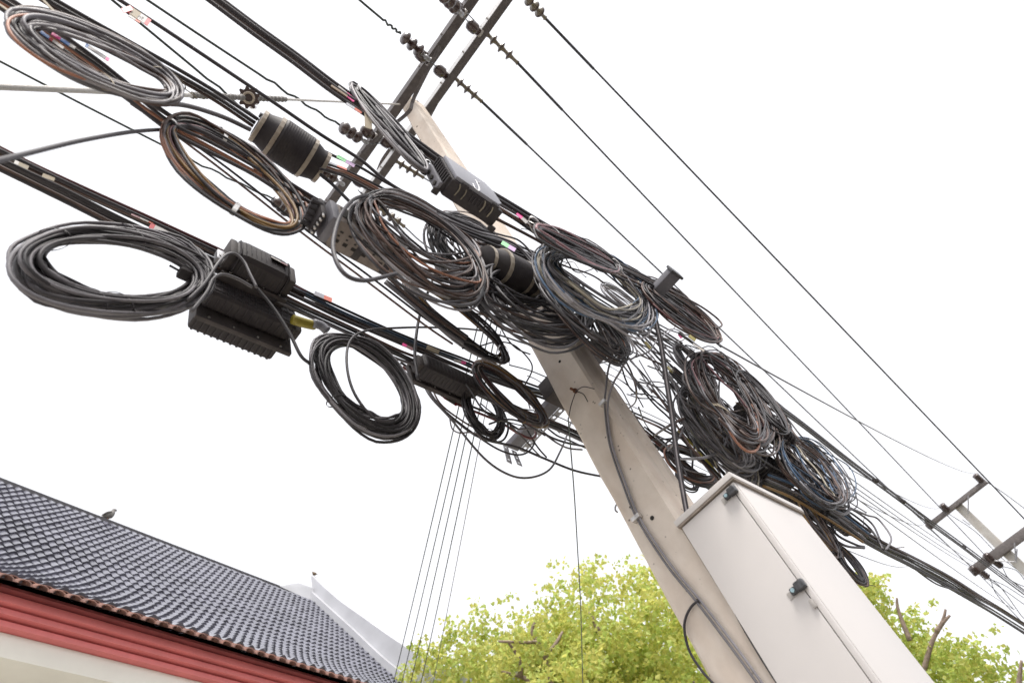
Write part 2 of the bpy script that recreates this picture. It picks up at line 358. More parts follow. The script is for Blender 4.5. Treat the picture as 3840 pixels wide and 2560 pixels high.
# ---------------------------------------------------------------- birds on the roof
def bird(name, label, base, L, head, m):
    """one closed body: tail, trunk, neck, head and beak lofted along a spine"""
    b = thing(name, label, 'bird'); hd = np.array(head) / np.linalg.norm(head)
    base = np.asarray(base, float); up = np.array([0, 0, 1.0])
    sp = [(-.62, .12, .05), (-.45, .22, .16), (-.15, .38, .40), (.12, .52, .46), (.30, .72, .36), (.38, .90, .22), (.44, 1.02, .24), (.56, 1.06, .16), (.72, 1.02, .03)]
    P = crom([base + hd * a * L * .5 + up * (z * L * .62 + .02) for a, z, r in sp], 4)
    rr = np.interp(np.linspace(0, len(sp) - 1, len(P)), range(len(sp)), [r * L * .42 for a, z, r in sp])
    link('body', *tube(P, rr, 10), m, b)
    sd_ = np.cross(hd, up)
    for s in (-1, 1):
        w = crom([base + sd_ * s * L * .16 + hd * L * a + up * (z * L) for a, z in ((.12, .42), (-.08, .33), (-.30, .16))], 4)
        link('wing', *tube(w, [.02 * L + .09 * L * math.sin(math.pi * min(.95, (i + 1) / len(w))) for i in range(len(w))], 8, flat=.4), m, b)
        link('leg', *tube([base + sd_ * s * L * .07 + up * .12 * L, base + sd_ * s * L * .07], .012 * L, 5), 'orange', b)
    settle(b, base); return b
bird('perched_bird', 'small grey bird perched on the roof ridge above the tiles', bl((-11.0, 6.12, 10.905)), .42, SV * .8 + NV * .3, 'bird')
bird('perched_bird', 'tiny brown bird on the white tip of the gable parapet', bl((-11.0, S1 + .2, 11.66)), .24, -NV, 'birdb')

# ---------------------------------------------------------------- trees
def tree(label, base, H, spread, seed, nleaf, lsize, lm, stubs=(), lean=(0, 0), clear=.3, crown=None):
    t = thing('leafy_tree', label, 'tree', 'trees behind the pole'); rg = random.Random(seed); base = np.asarray(base, float)
    tips, limbs = [], []
    def grow(p, d, L, r, lev):
        pts = [p]; q = p.copy(); dd = d.copy()
        for i in range(4):
            dd = dd + np.array([rg.gauss(0, .16), rg.gauss(0, .16), rg.gauss(.03, .10)]); dd /= np.linalg.norm(dd)
            q = q + dd * L / 4; pts.append(q.copy())
        P = crom(pts, 3); limbs.append((P, np.linspace(r, r * .62, len(P)), lev))
        if lev >= 2: tips.extend(pts[2:])
        if lev >= 4: tips.append(pts[-1]); return
        k = 3 if lev < 2 else rg.choice((2, 3, 3))
        for i in range(k):
            a = rg.uniform(0, 6.28) if lev else 6.28 * (i + rg.uniform(-.2, .2)) / k
            sp_ = rg.uniform(.45, .9) if lev else rg.uniform(.5, .75)
            side = np.array([math.cos(a), math.sin(a), 0.0]); nd = dd * math.cos(sp_) + side * math.sin(sp_) * spread; nd[2] = max(nd[2], -.15); nd /= np.linalg.norm(nd)
            grow(q, nd, L * rg.uniform(.62, .84), r * .62, lev + 1)
    grow(base, np.array([lean[0], lean[1], 1.0]), H * clear, H * .022, 0)
    tr = MB(); [tr.tube(P, r, 8) for P, r, l in limbs if l == 0]; tr.build('trunk', 'bark', t, True)
    for P, r, l in limbs:
        if l == 1: link('limb', *tube(P, r, 7), 'bark', t)
    tw = MB(); [tw.tube(P, r, 5) for P, r, l in limbs if l > 1]; tw.build('branch', 'bark', t, True)['kind'] = 'stuff'
    for P in stubs: link('bare_branch', *tube(crom(P, 4), np.linspace(.05, .02, (len(P) - 1) * 4 + 1), 7), 'bark', t)
    tips = np.array(tips); npr = np.random.RandomState(seed)
    if crown is not None:                        # uneven dome of foliage clumps around the limbs
        (c, ax3, nc), *more = crown; v = npr.normal(0, 1, (nc, 3)); v /= np.linalg.norm(v, axis=1)[:, None]; rr = npr.uniform(.12, 1, (nc, 1)) ** .5
        lump = 1 + .06 * np.sin(v[:, :1] * 5 + seed) + .07 * np.sin(v[:, 1:2] * 7 + v[:, 2:] * 4)
        cl = np.asarray(c) + v * rr * lump * np.asarray(ax3)
        for c2, a2, n2 in more:
            w = npr.normal(0, 1, (n2, 3)); w /= np.linalg.norm(w, axis=1)[:, None]; cl = np.vstack([cl, np.asarray(c2) + w * npr.uniform(.1, 1, (n2, 1)) ** .5 * np.asarray(a2)])
        keep = np.array([math.sin(p[0] * 2.1 + seed) * math.sin(p[1] * 1.7) * math.sin(p[2] * 2.3 + 1) < .30 for p in cl]); cl = cl[keep]
        tips = tips[np.linalg.norm((tips - np.asarray(c)) / np.asarray(ax3), axis=1) < 1.0]
        tips = np.vstack([tips[npr.randint(0, len(tips), len(cl) // 4)], cl])
    ns = nleaf // 9; sp0 = tips[npr.randint(0, len(tips), ns)] + npr.normal(0, 1, (ns, 3)) * np.array([.24, .24, .17]) * H / 9
    P = sp0[npr.randint(0, ns, nleaf)] + npr.normal(0, 1, (nleaf, 3)) * np.array([.062, .062, .05])
    ax = npr.normal(0, 1, (nleaf, 3)) + np.array([0, 0, -.5]); ax /= np.linalg.norm(ax, axis=1)[:, None]
    sdv = np.cross(ax, npr.normal(0, 1, (nleaf, 3))); sdv /= np.linalg.norm(sdv, axis=1)[:, None]; nrm = np.cross(ax, sdv)
    sz = npr.uniform(.6, 1.25, (nleaf, 1)) * lsize
    V = np.stack([P, P + ax * sz * .45 + sdv * sz * .42 + nrm * sz * .12, P + ax * sz * 1.1, P + ax * sz * .45 - sdv * sz * .42 + nrm * sz * .12], 1).reshape(-1, 3)
    half = nleaf * 3 // 5
    i = np.arange(nleaf) * 4
    F = np.stack([i, i + 1, i + 2, i + 3], 1)
    for nm, sl_, m in (('crown', slice(0, half), lm[0]), ('crown', slice(half, nleaf), lm[1])):
        f = F[sl_] - F[sl_][0, 0]; v = V[sl_.start * 4:sl_.stop * 4]
        o = link(nm, v, f, m, t, False); o['kind'] = 'stuff'
    settle(t, base); return t
def polar(az, r, z=0): return np.array([math.sin(R(az)) * r, math.cos(R(az)) * r, z])
tree('large yellow-green leafy tree behind the tall pole and roof corner', polar(-35.5, 14.5), 9.0, 1.2, 11, 150000, .092, ('leaf', 'leaf2'), clear=.30, crown=[(polar(-34.5, 14.5, 6.2), (3.6, 3.6, 3.35), 680), (polar(-42.5, 14.3, 6.9), (2.3, 2.3, 2.85), 300)], stubs=[[atR(1275, 1610, 13.5), atR(1258, 1530, 13.3), atR(1236, 1478, 13.2), atR(1205, 1475, 12.9), atR(1145, 1472, 12.8)], [atR(1238, 1480, 13.2), atR(1222, 1450, 13.2), atR(1232, 1420, 13.2)], [atR(1250, 1510, 13.2), atR(1275, 1480, 13.2), atR(1292, 1450, 13.3)], [atR(1240, 1575, 13.2), atR(1195, 1552, 13.2), atR(1140, 1540, 13.0)], [atR(1195, 1552, 13.2), atR(1194, 1515, 13.0), atR(1165, 1470, 12.9)], [atR(1375, 1450, 13.3), atR(1362, 1420, 13.3), atR(1352, 1405, 13.3)]])
tree('smaller lime-green tree with cut branch stubs right of the cabinet', polar(-15.0, 15.5), 7.2, 1.0, 5, 38000, .092, ('leaf2', 'leaf'), clear=.30, crown=[(polar(-15.0, 15.5, 4.2), (1.62, 1.62, 3.05), 240)],
     stubs=[[onY(2090, 1470, 14.5), onY(2074, 1430, 14.5), onY(2062, 1395, 14.5), onY(2060, 1372, 14.5)], [onY(2120, 1545, 14.3), onY(2140, 1475, 14.3), onY(2165, 1425, 14.3), onY(2172, 1398, 14.3)], [onY(2150, 1450, 14.3), onY(2165, 1430, 14.3), onY(2182, 1412, 14.3)], [onY(2336, 1600, 14.3), onY(2342, 1550, 14.3), onY(2346, 1515, 14.3)]])

# ---------------------------------------------------------------- near utility pole
PY = 2.9
pole = thing('utility_pole', 'tall tapering concrete utility pole carrying crossarms and cable bundles', 'utility pole')
def pole_shaft(parent, m, x0, x1b, x1t, y0, y1b, y1t, ztop, ch=.018, nz=60):
    def sec(z):
        t = z / ztop; x1 = x1b + (x1t - x1b) * t; y1 = y1b + (y1t - y1b) * t
        w = .0025 * math.sin(z * 9.1) + .002 * math.sin(z * 23.7)
        return [(x0 + ch + w, y0), (x1 - ch, y0), (x1 + w, y0 + ch), (x1 + w, y0 + .085), (x1 - .022, y0 + .115), (x1 - .022, y1 - .09), (x1, y1 - .065), (x1, y1), (x0, y1), (x0 + w, y0 + ch)]
    zs = np.linspace(0, ztop, nz); V = [(x, y, z) for z in zs for x, y in sec(z)]; n = 10
    F = [(i * n + k, i * n + (k + 1) % n, (i + 1) * n + (k + 1) % n, (i + 1) * n + k) for i in range(nz - 1) for k in range(n)]
    F += [tuple(range(n - 1, -1, -1)), tuple((nz - 1) * n + k for k in range(n))]
    o = link('shaft', V, F, m, parent, True); o.data.set_sharp_from_angle(angle=R(28)); return o
X0, X1B, X1T, ZT = -1.437, -1.12, -1.245, 10.15
pole_shaft(pole, 'conc', X0, X1B, X1T, PY, 3.27, 3.09, ZT)
def disc(c, ax, r, th, name, m, parent, sides=12):
    c = np.asarray(c, float); ax = np.asarray(ax, float) / np.linalg.norm(ax)
    return link(name, *lathe(c - ax * th * .5, c + ax * th * .5, [(0, r), (1, r)], sides), m, parent, False)
for u, v, r in ((1286, 830, .010), (1498, 1189, .012), (1605, 1379, .012), (958, 291, .010), (1448, 1164, .006), (966, 322, .008)):
    disc(onY(u, v, PY), (0, 1, 0), r, .006, 'bolt_hole', 'hole', pole)
for u, v, r in ((1370, 780, .008), (1388, 812, .009), (1425, 888, .009), (1475, 960, .012), (1500, 1010, .012)):
    xs_ = X1B
    for _ in range(4): q = onX(u, v, xs_); xs_ = X1B + (X1T - X1B) * q[2] / ZT - (.022 if PY + .115 < q[1] < 3.1 else 0)
    if PY + .03 < q[1] < 3.16: disc((xs_, q[1], q[2]), (1, 0, 0), r, .006, 'bolt_hole', 'hole', pole)
p = onY(1323, 898, PY); rb = link('stub_bolt', *lathe(p + [0, .02, 0], p + [0, -.05, 0], [(0, .016), (.5, .016), (.55, .009), (1, .009)], 8), 'rust', pole, False)
for pts in (((1323, 898), (1312, 930), (1305, 965)), ((1323, 898), (1340, 888), (1365, 893)), ((1323, 898), (1340, 905), (1350, 922))):
    link('loose_tie', *tube(crom([onY(u, v, PY - .03) for u, v in pts], 5), .003, 5), 'black', pole)
p = onY(1256, 790, PY); link('eye_bolt', *lathe(p + [0, .02, 0], p + [0, -.09, 0], [(0, .03), (.12, .03), (.13, .012), (1, .012)], 8), 'galv', pole, False)
p = onY(1130, 562, PY); link('eye_bolt', *lathe(p + [0, .02, 0], p + [0, -.06, 0], [(0, .02), (.2, .02), (.25, .010), (1, .010)], 8), 'rust', pole, False)
hook = onY(1427, 1160, 2.93); link('side_hook', *tube(crom([hook + np.array([math.cos(a) * .025 - .02, 0, math.sin(a) * .025]) for a in np.linspace(-1.5, 3.8, 9)], 3), .005, 6), 'galv', pole)
# double crossarm at the top: angle iron; sky light put into the rear web's bright steel, the rest dark
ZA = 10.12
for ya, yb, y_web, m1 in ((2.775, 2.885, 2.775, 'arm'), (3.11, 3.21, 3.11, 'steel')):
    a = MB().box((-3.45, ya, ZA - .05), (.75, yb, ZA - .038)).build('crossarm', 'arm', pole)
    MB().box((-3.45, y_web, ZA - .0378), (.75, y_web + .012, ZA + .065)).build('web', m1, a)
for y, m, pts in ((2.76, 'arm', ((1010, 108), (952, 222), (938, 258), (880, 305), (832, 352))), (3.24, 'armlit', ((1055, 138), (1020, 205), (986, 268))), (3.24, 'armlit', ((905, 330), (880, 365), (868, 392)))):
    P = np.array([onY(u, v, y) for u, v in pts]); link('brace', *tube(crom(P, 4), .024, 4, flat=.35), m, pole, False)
for xb in (-2.95, -2.2, -1.75, -.9, -.45, .02):
    for yy in (2.77, 3.105): disc((xb, yy, ZA + .01), (0, 1, 0), .012, .03, 'bolt', 'steel', pole, 6)
# cable bracket arm at bundle height
bz = 5.04
ba = boxo('bracket_arm', (-2.18, 3.27, bz), (-.43, 3.38, bz + .05), 'slate', pole, .006)
boxo('end_clip', (-.432, 3.262, bz - .012), (-.412, 3.392, bz + .062), 'latch', ba, .006)
boxo('pole_clamp', (-1.60, 3.04, bz - .20), (-1.44, 3.26, bz - .04), 'flange', pole, .01)
q0, q1 = onY(1366, 822, 3.34), onY(1392, 762, 3.34); boxo('pole_clamp', (q0[0] - .01, 3.28, q0[2]), (q1[0], 3.39, q1[2]), 'flange', pole, .01)
q0, q1 = onY(1391, 800, 3.36), onY(1391, 860, 3.36); boxo('hanger_bar', (q0[0] - .02, 3.34, q1[2]), (q0[0] + .02, 3.37, q0[2] + .1), 'galv', pole, .003)
def holed(P0, P1, side, w, n, name, m, parent, th=.006):
    """flat bar from P0 to P1 with n round holes punched through"""
    P0, P1 = np.asarray(P0, float), np.asarray(P1, float); ax = P1 - P0; L = np.linalg.norm(ax); ax /= L; sdv = np.asarray(side, float); sdv = sdv - ax * (sdv @ ax); sdv /= np.linalg.norm(sdv); nr = np.cross(ax, sdv)
    mb = MB(); c = L / n
    for i in range(n):
        o = P0 + ax * c * (i + .5); V, k = [], 12
        for zz in (-th / 2, th / 2):
            for j in range(k):
                a = 2 * math.pi * (j + .5) / k; ca_, sa_ = math.cos(a), math.sin(a); q = 1 / max(abs(ca_), abs(sa_))
                V.append(o + ax * ca_ * q * c / 2 + sdv * sa_ * q * w / 2 + nr * zz); V.append(o + (ax * ca_ + sdv * sa_) * min(w, c) * .27 + nr * zz)
        F = []
        for j in range(k):
            j2 = (j + 1) % k; F += [(2 * j, 2 * j2, 2 * j2 + 1, 2 * j + 1), (2 * k + 2 * j, 2 * k + 2 * j + 1, 2 * k + 2 * j2 + 1, 2 * k + 2 * j2), (2 * j + 1, 2 * j2 + 1, 2 * k + 2 * j2 + 1, 2 * k + 2 * j + 1), (2 * j, 2 * k + 2 * j, 2 * k + 2 * j2, 2 * j2)]
        mb.add(V, F)
    return mb.build(name, m, parent)
holed((-2.17, 3.42, bz + .01), (-1.55, 3.42, bz + .01), (0, 1, 0), .055, 9, 'perforated_bar', 'galv', pole)
for (u0, v0), (u1, v1) in (((1160, 1020), (1170, 1062)), ((1180, 1035), (1194, 1068)), ((1203, 990), (1226, 1020))):
    holed(onX(u0, v0, -2.12), onX(u1, v1, -2.10), (0, 1, .2), .045, 3, 'hanger_strap', 'galv', pole)
for u, v, w in ((1390, 928, .05), (1467, 1191, .055)):
    p = onY(u, v, PY); boxo('cable_cleat', p + [-w / 2, -.035, -.012], p + [w / 2, -.001, .012], 'steel', pole, .004)
settle(pole, (-1.3, 3.05, 0))

# ---------------------------------------------------------------- street cabinet clamped to the pole
CX0, CX1, CY0, CY1, CZ = -1.168, -.822, 2.9, 3.555, 3.40
cab = thing('street_cabinet', 'off-white metal equipment cabinet with two black latches beside the pole', 'cabinet')
boxo('body', (CX0, CY0, 1.0), (CX1, CY1, CZ - .034), 'cab', cab, .006, 2)
boxo('gasket', (CX0 + .008, CY0 - .006, 1.05), (CX1 - .006, CY0 - .0005, CZ - .05), 'seam', cab)
door = boxo('door', (CX0 + .002, CY0 - .022, 1.04), (CX1 - .0285, CY0 - .007, CZ - .046), 'cab', cab, .004, 2)
boxo('door_frame', (CX1 - .0255, CY0 - .022, 1.04), (CX1 - .001, CY0 - .007, CZ - .046), 'cab', cab, .004, 2)
boxo('lid', (CX0 - .014, CY0 - .036, CZ - .032), (CX1 + .016, CY1 + .016, CZ), 'cab', cab, .004, 2)
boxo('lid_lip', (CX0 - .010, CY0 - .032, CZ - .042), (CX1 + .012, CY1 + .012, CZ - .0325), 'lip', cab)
for u, v in ((1680, 1133), (1838, 1347)):
    p = onY(u, v, CY0 - .024)
    l = boxo('latch', (CX1 - .048, CY0 - .052, p[2] - .020), (CX1 - .004, CY0 - .023, p[2] + .020), 'latch', cab, .008, 3)
    boxo('lock_tab', (CX1 - .078, CY0 - .042, p[2] - .015), (CX1 - .049, CY0 - .023, p[2] + .015), 'latch', l, .006)
    disc((CX1 - .062, CY0 - .045, p[2]), (0, 1, 0), .009, .006, 'lock_face', 'lens', l)
    boxo('label_tab', (CX1 - .10, CY0 - .0245, p[2] - .018), (CX1 - .079, CY0 - .0225, p[2] + .012), 'tagw', l)
p = onY(1873, 1382, CY0 - .024)
boxo('seal', (CX1 - .038, CY0 - .036, p[2] - .020), (CX1 - .020, CY0 - .023, p[2] + .020), 'tagw', cab, .007, 2)
settle(cab, ((CX0 + CX1) / 2, 3.2, 1.0))

# ---------------------------------------------------------------- far utility pole
P2Y = 22.8
pole2 = thing('utility_pole', 'distant concrete pole with two crossarms at the right edge', 'utility pole')
c0 = onY(2188, 1160, P2Y)[0]
pole_shaft(pole2, 'conc2', c0 - .02, c0 + .30, c0 + .21, P2Y, P2Y + .3, P2Y + .22, 10.22, nz=20)
for (u0, v0), (u1, v1), ht in (((2131, 1213), (2263, 1102), .13), ((2232, 1316), (2420, 1172), .24)):
    a, b = onY(u0, v0, P2Y - .08), onY(u1, v1, P2Y - .08); z = (a[2] + b[2]) / 2
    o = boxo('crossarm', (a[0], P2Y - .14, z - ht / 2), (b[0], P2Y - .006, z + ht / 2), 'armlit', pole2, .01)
for pts in (((2224, 1137), (2224, 1180)), ((2210, 1192), (2228, 1205)), ((2330, 1245), (2334, 1290), (2285, 1287)), ((2334, 1290), (2336, 1260))):
    link('brace', *tube(np.array([onY(u, v, P2Y - .16) for u, v in pts]), .018, 4), 'galv', pole2, False)
settle(pole2, (c0 + .14, P2Y + .15, 0))

# ---------------------------------------------------------------- insulators and high wires
ins = 0
DISC = [(0, .018), (.06, .018), (.08, .03)] + [q for k in range(3) for q in ((.10 + k * .25, .035), (.13 + k * .25, .075), (.19 + k * .25, .078), (.22 + k * .25, .045), (.32 + k * .25, .03))] + [(.92, .02), (1, .018)]
ROD = [(0, .03), (.06, .03), (.08, .022)] + [q for k in range(3) for q in ((.16 + k * .25, .028), (.20 + k * .25, .062), (.23 + k * .25, .064), (.26 + k * .25, .028), (.34 + k * .25, .022))] + [(.94, .022), (1, .03)]
def insulator(label, P0, P1, kind):
    t = thing('strain_insulator', label, 'insulator', 'insulators on the pole-top crossarms'); P0, P1 = np.asarray(P0), np.asarray(P1)
    if kind == 'disc':
        for k in range(3):
            a = P0 + (P1 - P0) * (.08 + k * .22); b = P0 + (P1 - P0) * (.08 + (k + 1) * .22)
            link('bell', *lathe(a, b, [(0, .028), (.1, .04), (.18, .072), (.42, .080), (.52, .062), (.56, .034), (.9, .028), (1, .028)], 14), 'porc', t)
        link('fitting', *lathe(P0 + (P1 - P0) * .74, P1, [(0, .016), (.3, .016), (.35, .028), (.9, .028), (1, .02)], 8), 'galv', t)
    else:
        link('rod', *lathe(P0, P1, ROD, 14), 'porc2', t)
        for k in range(3):
            c = P0 + (P1 - P0) * (.215 + k * .25); d = (P1 - P0) / np.linalg.norm(P1 - P0)
            link('shed', *lathe(c - d * .018, c + d * .018, [(0, .03), (.3, .066), (.7, .07), (1, .03)], 14), 'porc', t)
    settle(t, P1); return t
def pin(label, u, v, y):
    t = thing('pin_insulator', label, 'insulator', 'pin insulators beside the crossarms'); p = onY(u, v, y)
    link('bell', *lathe(p + [0, -.11, 0], p + [0, .07, 0], [(0, .03), (.1, .06), (.35, .072), (.7, .070), (.78, .05), (1, .045)], 14), 'porc', t)
    link('collar', *lathe(p + [0, .071, 0], p + [0, .10, 0], [(0, .052), (1, .052)], 14), 'tagw', t)
    settle(t, p); return t
def wire(label, pts, r, m, sag=0, group='high wires between the poles', name='overhead_wire', n=14, cat='wire'):
    P = np.asarray(pts, float)
    if len(P) == 2:
        t = np.linspace(0, 1, 40)[:, None]; P = P[0] * (1 - t) + P[1] * t; P[:, 2] -= (4 * sag * t * (1 - t))[:, 0]
    else: P = crom(P, n)
    return tag(link(name, *tube(P, r, 6), m), label, cat, group)
YL, YR = 2.28, 3.72
LS = [((1012, -18), (1063, 35)), ((920, 78), (988, 140)), ((780, 288), (846, 330)), ((722, 380), (790, 425)), ((628, 458), (672, 500))]
nm = ['at the top edge', 'below the topmost one', 'left of the pole top', 'behind the banded splice closure', 'farthest left of the row']
for (s, e), w in zip(LS, nm): insulator('brown three-bell strain insulator on the front crossarm, ' + w, onY(*s, YL), onY(*e, 2.76), 'disc')
RS = [((1205, -10), (1252, 42)), ((1118, 78), (1190, 146)), ((1043, 178), (1107, 234)), ((908, 369), (973, 408)), ((872, 478), (928, 520))]
nm2 = ['nearest the top right', 'second from the top right', 'just right of the pole top', 'left of the pole, beside the folded coil', 'lowest, above the coil with orange cable']
for (s, e), w in zip(RS, nm2): insulator('olive rod insulator with dark sheds, rear crossarm, ' + w, onY(*s, 3.28), onY(*e, YR), 'rod')
for (u, v), w in zip(((1052, 20), (973, 132), (847, 306)), ('topmost', 'middle', 'lowest')): pin('dark bell insulator against the front crossarm, ' + w, u, v, 2.70)
for (u, v), w in zip(((1090, 66), (1015, 167), (891, 330), (829, 420)), ('topmost', 'above the pole top', 'left of the pole', 'lowest')): pin('dark bell insulator against the pale rear crossarm, ' + w, u, v, 3.04)
for (a, b), w in zip((((1066, 40), (1088, 64)), ((990, 142), (1012, 165)), ((850, 332), (888, 332)), ((1072, 30), (1097, 55))), ('top', 'middle', 'left', 'short')):
    wire('short jumper wire between the two crossarms, ' + w, [onY(*a, 2.7), onY(*b, 3.1)], .006, 'hv', -.03, 'jumpers on the crossarms', 'jumper_wire')
# left spans: from the front insulators back over the viewer
for (u, v), far, w in zip([l[0] for l in LS], ((960, -60), (816, -8), (326, -8), (0, -215), (-10, 136)), ('top edge', 'second', 'third', 'fourth', 'fifth')):
    a = onY(u, v, YL); b = onZ(*far, a[2] - .12)
    P = crom([a, a * .7 + b * .3 + [0, 0, -.05], a * .3 + b * .7 + [0, 0, -.04], b], 10)
    for q in range(len(P)): P[q] += np.array([.012 * math.sin(q * 1.7), 0, .012 * math.cos(q * 2.1)]) * (q < 14)
    tag(link('overhead_wire', *tube(P, .013, 6), 'green'), 'black high wire running up-left from the front crossarm, ' + w + ' from the top', 'wire', 'high wires between the poles')
for (u, v), far, y2, w in zip([r[1] for r in RS[:3]], ((2352, 1192), (2264, 1276), (2231, 1302)), (15.0, 22.6, 22.6), ('uppermost', 'middle', 'lowest')):
    a = onY(u, v, YR); b = onY(*far, y2)
    if y2 < 20: b = b + (b - a) * .6
    hw = wire(w + ' of the three long high wires crossing the white sky to the distant pole', [a, b], .0125, 'hv', .12)
    link('armour_rod', *tube(np.array([a + (b - a) * t for t in np.linspace(0, .045, 8)]), .018, 6), 'hv', hw)
a = onY(973, 408, YR); wire('high wire from the left rear insulator passing behind the box closure', [a, onY(1030, 446, 4.6), onY(1180, 560, 7.5), onY(1500, 800, 14)], .011, 'hv')
a = onY(928, 520, YR); wire('high wire from the lowest rear insulator passing behind the coil', [a, onY(1000, 580, 4.8), onY(1200, 720, 8), onY(1500, 900, 14)], .011, 'hv')
# thin wires to the distant pole's upper arm and lower arm
for a, y0, b, w in (((1652, 792), 3.6, (2240, 1086), 'upper'), ((1950, 1075), 8, (2160, 1158), 'middle'), ((1949, 1135), 8, (2124, 1190), 'lower')):
    wire('thin grey wire, the ' + w + ' of three reaching the distant upper crossarm', [onY(*a, y0), onY(*b, P2Y - .3)], .0065, 'far', .35)
for k, (a, b) in enumerate((((1935, 1085), (2240, 1292)), ((1938, 1100), (2238, 1300)), ((1940, 1112), (2236, 1306)), ((1942, 1125), (2330, 1400)), ((1940, 1260), (2085, 1298)))):
    wire('very thin pale wire in the far span below the distant crossarm', [onY(*a, 9), onY(*b, P2Y - .4)], .008, 'far', .15, 'pale thin far wires')
for k, (s, e, yy) in enumerate((((2128, 1195), (2142, 1212), .3), ((2162, 1158), (2176, 1172), .3), ((2239, 1090), (2254, 1104), .3), ((2230, 1302), (2246, 1316), .3), ((2262, 1272), (2278, 1288), .3), ((2250, 1310), (2270, 1326), -.05), ((2284, 1288), (2300, 1300), -.05))):
    t = thing('strain_insulator', ['dark insulator at the left end of the distant upper crossarm', 'dark insulator at the middle of the distant upper crossarm', 'dark insulator at the right tip of the distant upper crossarm', 'dark insulator at the left end of the distant lower crossarm', 'dark insulator above the distant lower crossarm', 'dark string hanging past the left end of the distant lower crossarm', 'dark string hanging behind the distant lower crossarm'][k], 'insulator', 'insulators of the distant pole')
    a, b = onY(*s, P2Y - yy), onY(*e, P2Y - yy + .2); link('bell', *lathe(a, b, [(0, .05), (.1, .10), (.25, .05), (.35, .10), (.5, .05), (.6, .10), (.75, .05), (.85, .10), (1, .05)], 10), 'porc', t); settle(t, b)
for k, pts in enumerate((((2272, 1326), (2300, 1350), (2340, 1405), (2352, 1420)), ((2272, 1328), (2310, 1345), (2352, 1372)), ((2302, 1300), (2335, 1310), (2360, 1340)), ((2302, 1302), (2320, 1330), (2365, 1352)), ((2275, 1330), (2290, 1365), (2345, 1425)), ((2260, 1102), (2310, 1135), (2370, 1180)), ((2180, 1180), (2240, 1220), (2300, 1280), (2370, 1330)), ((2236, 1308), (2300, 1350), (2370, 1400)), ((2125, 1205), (2230, 1300), (2330, 1400)))):
    wire('dark slack wire beyond the distant pole at the right edge', [onY(u, v, P2Y + .3 + .5 * i) for i, (u, v) in enumerate(pts)], .012, 'hv', 0, 'slack wires at the distant pole')
# guy strand from the pole top towards the left, with grips and a toothed guy insulator
G0, G1 = onY(918, 240, 2.80), atR(-60, 197, 3.6)
tt = np.linspace(0, 1, 400); gx = proj(G0 + (G1 - G0) * tt[:, None])[0] / K
def guy(u): return G0 + (G1 - G0) * np.interp(-u, -gx, tt)
g = thing('guy_strand', 'pale twisted guy strand slanting from the left edge to the pole top', 'wire')
link('strand', *tube(np.array([guy(u) for u in (-58, 100, 200, 300, 446)]), .0145, 8), 'rope', g)
P = [guy(u) for u in np.linspace(440, 560, 50)]; link('grip', *tube(P, [.018 + .004 * math.sin(i * 1.9) + .002 * math.sin(i * .7) for i in range(50)], 8), 'grip', g)
P = [guy(u) for u in np.linspace(585, 655, 40)]; link('grip', *tube(P, [.019 + .005 * math.sin(i * 1.3) for i in range(40)], 8), 'grip', g)
link('strand', *tube(np.array([guy(u) for u in (650, 800, 918)]), .011, 6), 'rope', g)
settle(g, G0)
gi = thing('guy_insulator', 'dark brown toothed guy insulator with a ring hub on the pale strand', 'insulator')
c = guy(571); d = (EYE - c) / np.linalg.norm(EYE - c); ga = (G0 - G1) / np.linalg.norm(G0 - G1); u_ = np.cross(d, ga); u_ /= np.linalg.norm(u_); w_ = np.cross(d, u_)
def gear(c, d, r0, r1, n, th):
    V, F = [], []; k = n * 4
    for zz in (-th / 2, th / 2):
        for i in range(k):
            a = 2 * math.pi * i / k; r = r1 if (i % 4) in (0, 1) else r0; V.append(c + d * zz + (u_ * math.cos(a) + w_ * math.sin(a)) * r)
    for i in range(k): j = (i + 1) % k; F.append((i, j, k + j, k + i))
    F += [tuple(range(k - 1, -1, -1)), tuple(range(k, 2 * k))]; return V, F
GR = .076
link('toothed_body', *gear(c, d, GR * .78, GR, 9, .06), 'porc', gi, False)
link('hub_ring', *tube([c + d * .034 + (u_ * math.cos(a) + w_ * math.sin(a)) * GR * .45 for a in np.linspace(0, 6.28, 25)[:-1]], .009, 6, True), 'band', gi)
for k in range(6):
    q = c - d * .05 + ga * (.02 + .03 * (k % 2)) + u_ * (k - 2.5) * .026
    link('sleeve', *lathe(q - d * .02, q + ga * .07 - d * .05, [(0, .010), (1, .012)], 8), 'paint', gi)
settle(gi, c)

